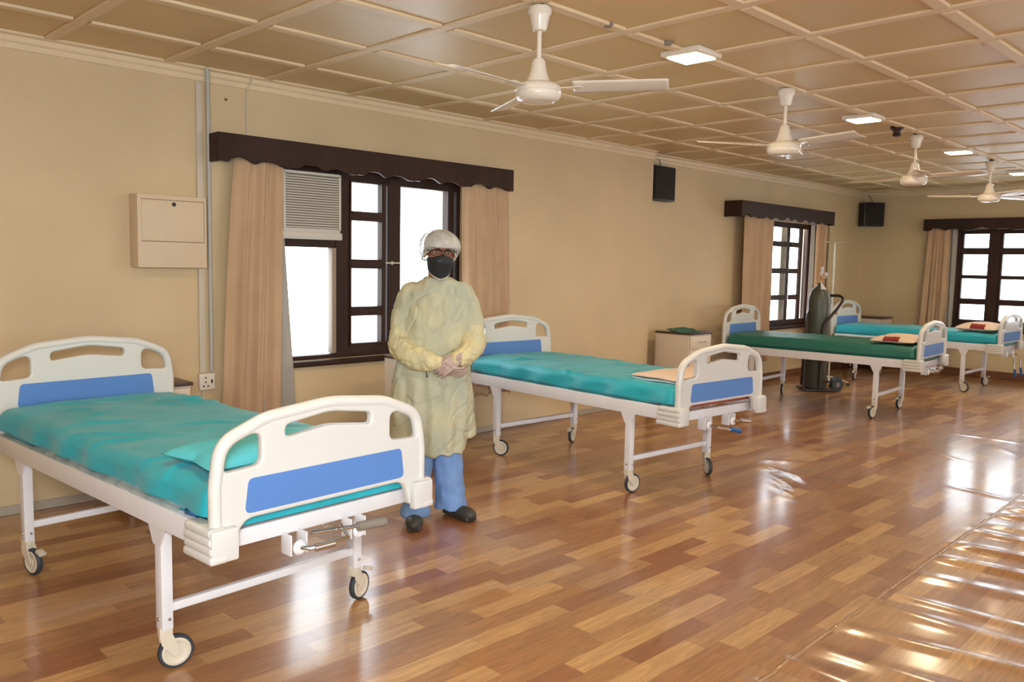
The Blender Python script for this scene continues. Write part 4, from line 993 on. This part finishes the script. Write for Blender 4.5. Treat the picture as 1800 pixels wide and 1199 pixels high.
def gown_folds(c):
    # long hanging folds in the skirt, slanting creases across the chest
    k = min(1, max(0, (.98-c.z)/.2)); ang = math.atan2(c.y, c.x)
    d = cn(c) + k*.008*math.sin(ang*11+2.2*noise.noise(Vector((c.x*3, c.z*3, 1)))) 
    d += (1-k)*.006*noise.noise(Vector((c.x*16+c.z*9, c.z*5-c.x*4, 7)))
    d += .008*(abs(noise.noise(Vector((c.x*17+2*c.z, c.y*17, c.z*6))))-.2) - .008*max(0, 1-abs(noise.noise(Vector((c.x*9-c.z*5, c.y*9, c.z*9+4))))*9)
    return d
gown = remesh('isolation_gown', bm, .007, M_gown, P, 3, gown_folds); tag(gown, 'pale yellow-green body of the gown')
bm = BM(); tube(bm, [(.070*math.cos(a), .010+.064*math.sin(a), 1.396-.014*(-math.sin(a))) for a in [k*2*PI/36 for k in range(36)]], .005, 8, closed=True); obj('neck_band', bm, M_band, gown)
bm = BM(); tube(bm, [(-.062, -.168, .985), (-.050, -.176, .93), (-.034, -.180, .86)], .003, 8); ellipsoid(bm, (-.034, -.180, .858), (.005, .005, .006), None, 10, 8); obj('tie_cord', bm, M_dark, gown)
for s, pts in ((-1, [(-.200, -.03, 1.085, .064), (-.190, -.06, 1.01, .080), (-.115, -.145, .962, .070), (-.03, -.195, .945, .054), (.022, -.213, .942, .040)]),
               (1, [(.211, -.03, 1.10, .060), (.212, -.06, 1.04, .074), (.190, -.135, .990, .062), (.152, -.188, .966, .052), (.132, -.207, .962, .043)])):
    bm = BM(); limb(bm, pts, 22); sl_ = remesh('gown_sleeve', bm, .006, M_sleeve, P, 2, lambda c: cloth(13, .008, 38, .005, 7*s)(c) - .006*max(0, 1-abs(noise.noise(c*13+Vector((s, 0, 3))))*7)); tag(sl_, 'yellow lower sleeve of the gown')
# --- scrubs trousers and shoes
bm = BM()
loft(bm, [(.86, 0, .0, .16, .12), (.76, 0, 0, .165, .115)], 30)
loft(bm, [(.80, -.075, -.01, .085, .09), (.60, -.080, -.04, .085, .09), (.42, -.086, -.07, .080, .085), (.25, -.092, -.090, .074, .082), (.12, -.096, -.098, .080, .090), (.055, -.098, -.100, .086, .098)], 26, 2.0)
loft(bm, [(.80, .075, .01, .085, .09), (.60, .070, .02, .090, .09), (.42, .066, .035, .094, .088), (.25, .074, .050, .088, .086), (.12, .082, .060, .092, .092), (.045, .086, .064, .098, .100)], 26, 2.0)
tr = remesh('scrub_trousers', bm, .008, M_scrub, P, 1, lambda c: cloth(9, .012, 24, .007, 1)(c)+.005*math.sin(c.z*60+c.x*30+4*noise.noise(c*6))*max(0, 1-c.z/.28)); tag(tr, 'blue scrub trousers')
for (fx_, fy_, rz_, nm) in ((-.10, -.135, 4, 'l'), (.128, .035, 42, 'r')):
    Rf = Matrix.Translation((fx_, fy_, 0)) @ Matrix.Rotation(math.radians(rz_), 4, 'Z')
    bm = BM()
    ellipsoid(bm, Rf @ Vector((0, -.075, .040)), (.050, .085, .038), Rf.to_3x3()); ellipsoid(bm, Rf @ Vector((0, .045, .045)), (.040, .070, .045), Rf.to_3x3()); box(bm, -.040, .040, -.14, .10, .003, .03, .012, 2, Rf)
    sh = remesh('shoe', bm, .005, M_shoe, P, 3)
    sh.location.z = -.0
# --- gloved hands, clasped in front: each has a palm, four fingers and a thumb
def hand(wrist, dirv, palm_n, curl, thumb_side, spread, seed):
    """dirv: direction of the hand from the wrist, palm_n: back-of-hand normal; fingers curl away from palm_n"""
    d = Vector(dirv).normalized(); n = Vector(palm_n); n = (n-d*n.dot(d)).normalized(); s = d.cross(n).normalized()*thumb_side
    wv = Vector(wrist); bm = BM()
    limb(bm, [tuple(wv-d*.015)+(.023,), tuple(wv)+(.025,)], 14)
    for k, o_ in enumerate((-.027, -.009, .009, .026)):
        limb(bm, [tuple(wv+d*.005+s*o_*.75)+(.015,), tuple(wv+d*.045+s*o_)+(.0135,), tuple(wv+d*.085+s*o_*1.08)+(.0125,)], 12)
    ln = (.058, .075, .082, .074)
    for k, o_ in enumerate((-.029, -.0095, .010, .029)):
        base = wv+d*.085+s*o_*1.05; dd = (d+s*spread*(k-1.5)).normalized(); pts = [tuple(base)+(.0105,)]; p_ = base; a = 0
        for j in range(3):
            a += curl[j]; v_ = (dd*math.cos(a)-n*math.sin(a)).normalized(); p_ = p_+v_*ln[k]*(.44, .32, .24)[j]; pts.append(tuple(p_)+((.0096, .0088, .0076)[j],))
        limb(bm, pts, 12)
    b0 = wv+d*.025+s*.024; limb(bm, [tuple(b0)+(.014,), tuple(b0+d*.030+s*.022-n*.006)+(.0125,), tuple(b0+d*.062+s*.026-n*.016)+(.010,), tuple(b0+d*.082+s*.020-n*.024)+(.0085,)], 12)
    return remesh('gloved_hand', bm, .0026, M_glove, P, 3, lambda c: .0012*noise.noise(c*60))
hand((.138, -.218, .968), (-.72, -.18, -.52), (.15, -1, .35), (.25, .45, .35), 1, .03, 1)     # upper hand, fingers wrapped down over the other
hand((.038, -.212, .935), (.80, -.06, -.40), (-.1, -.65, -.6), (.3, .5, .5), 1, .03, 2)      # lower hand
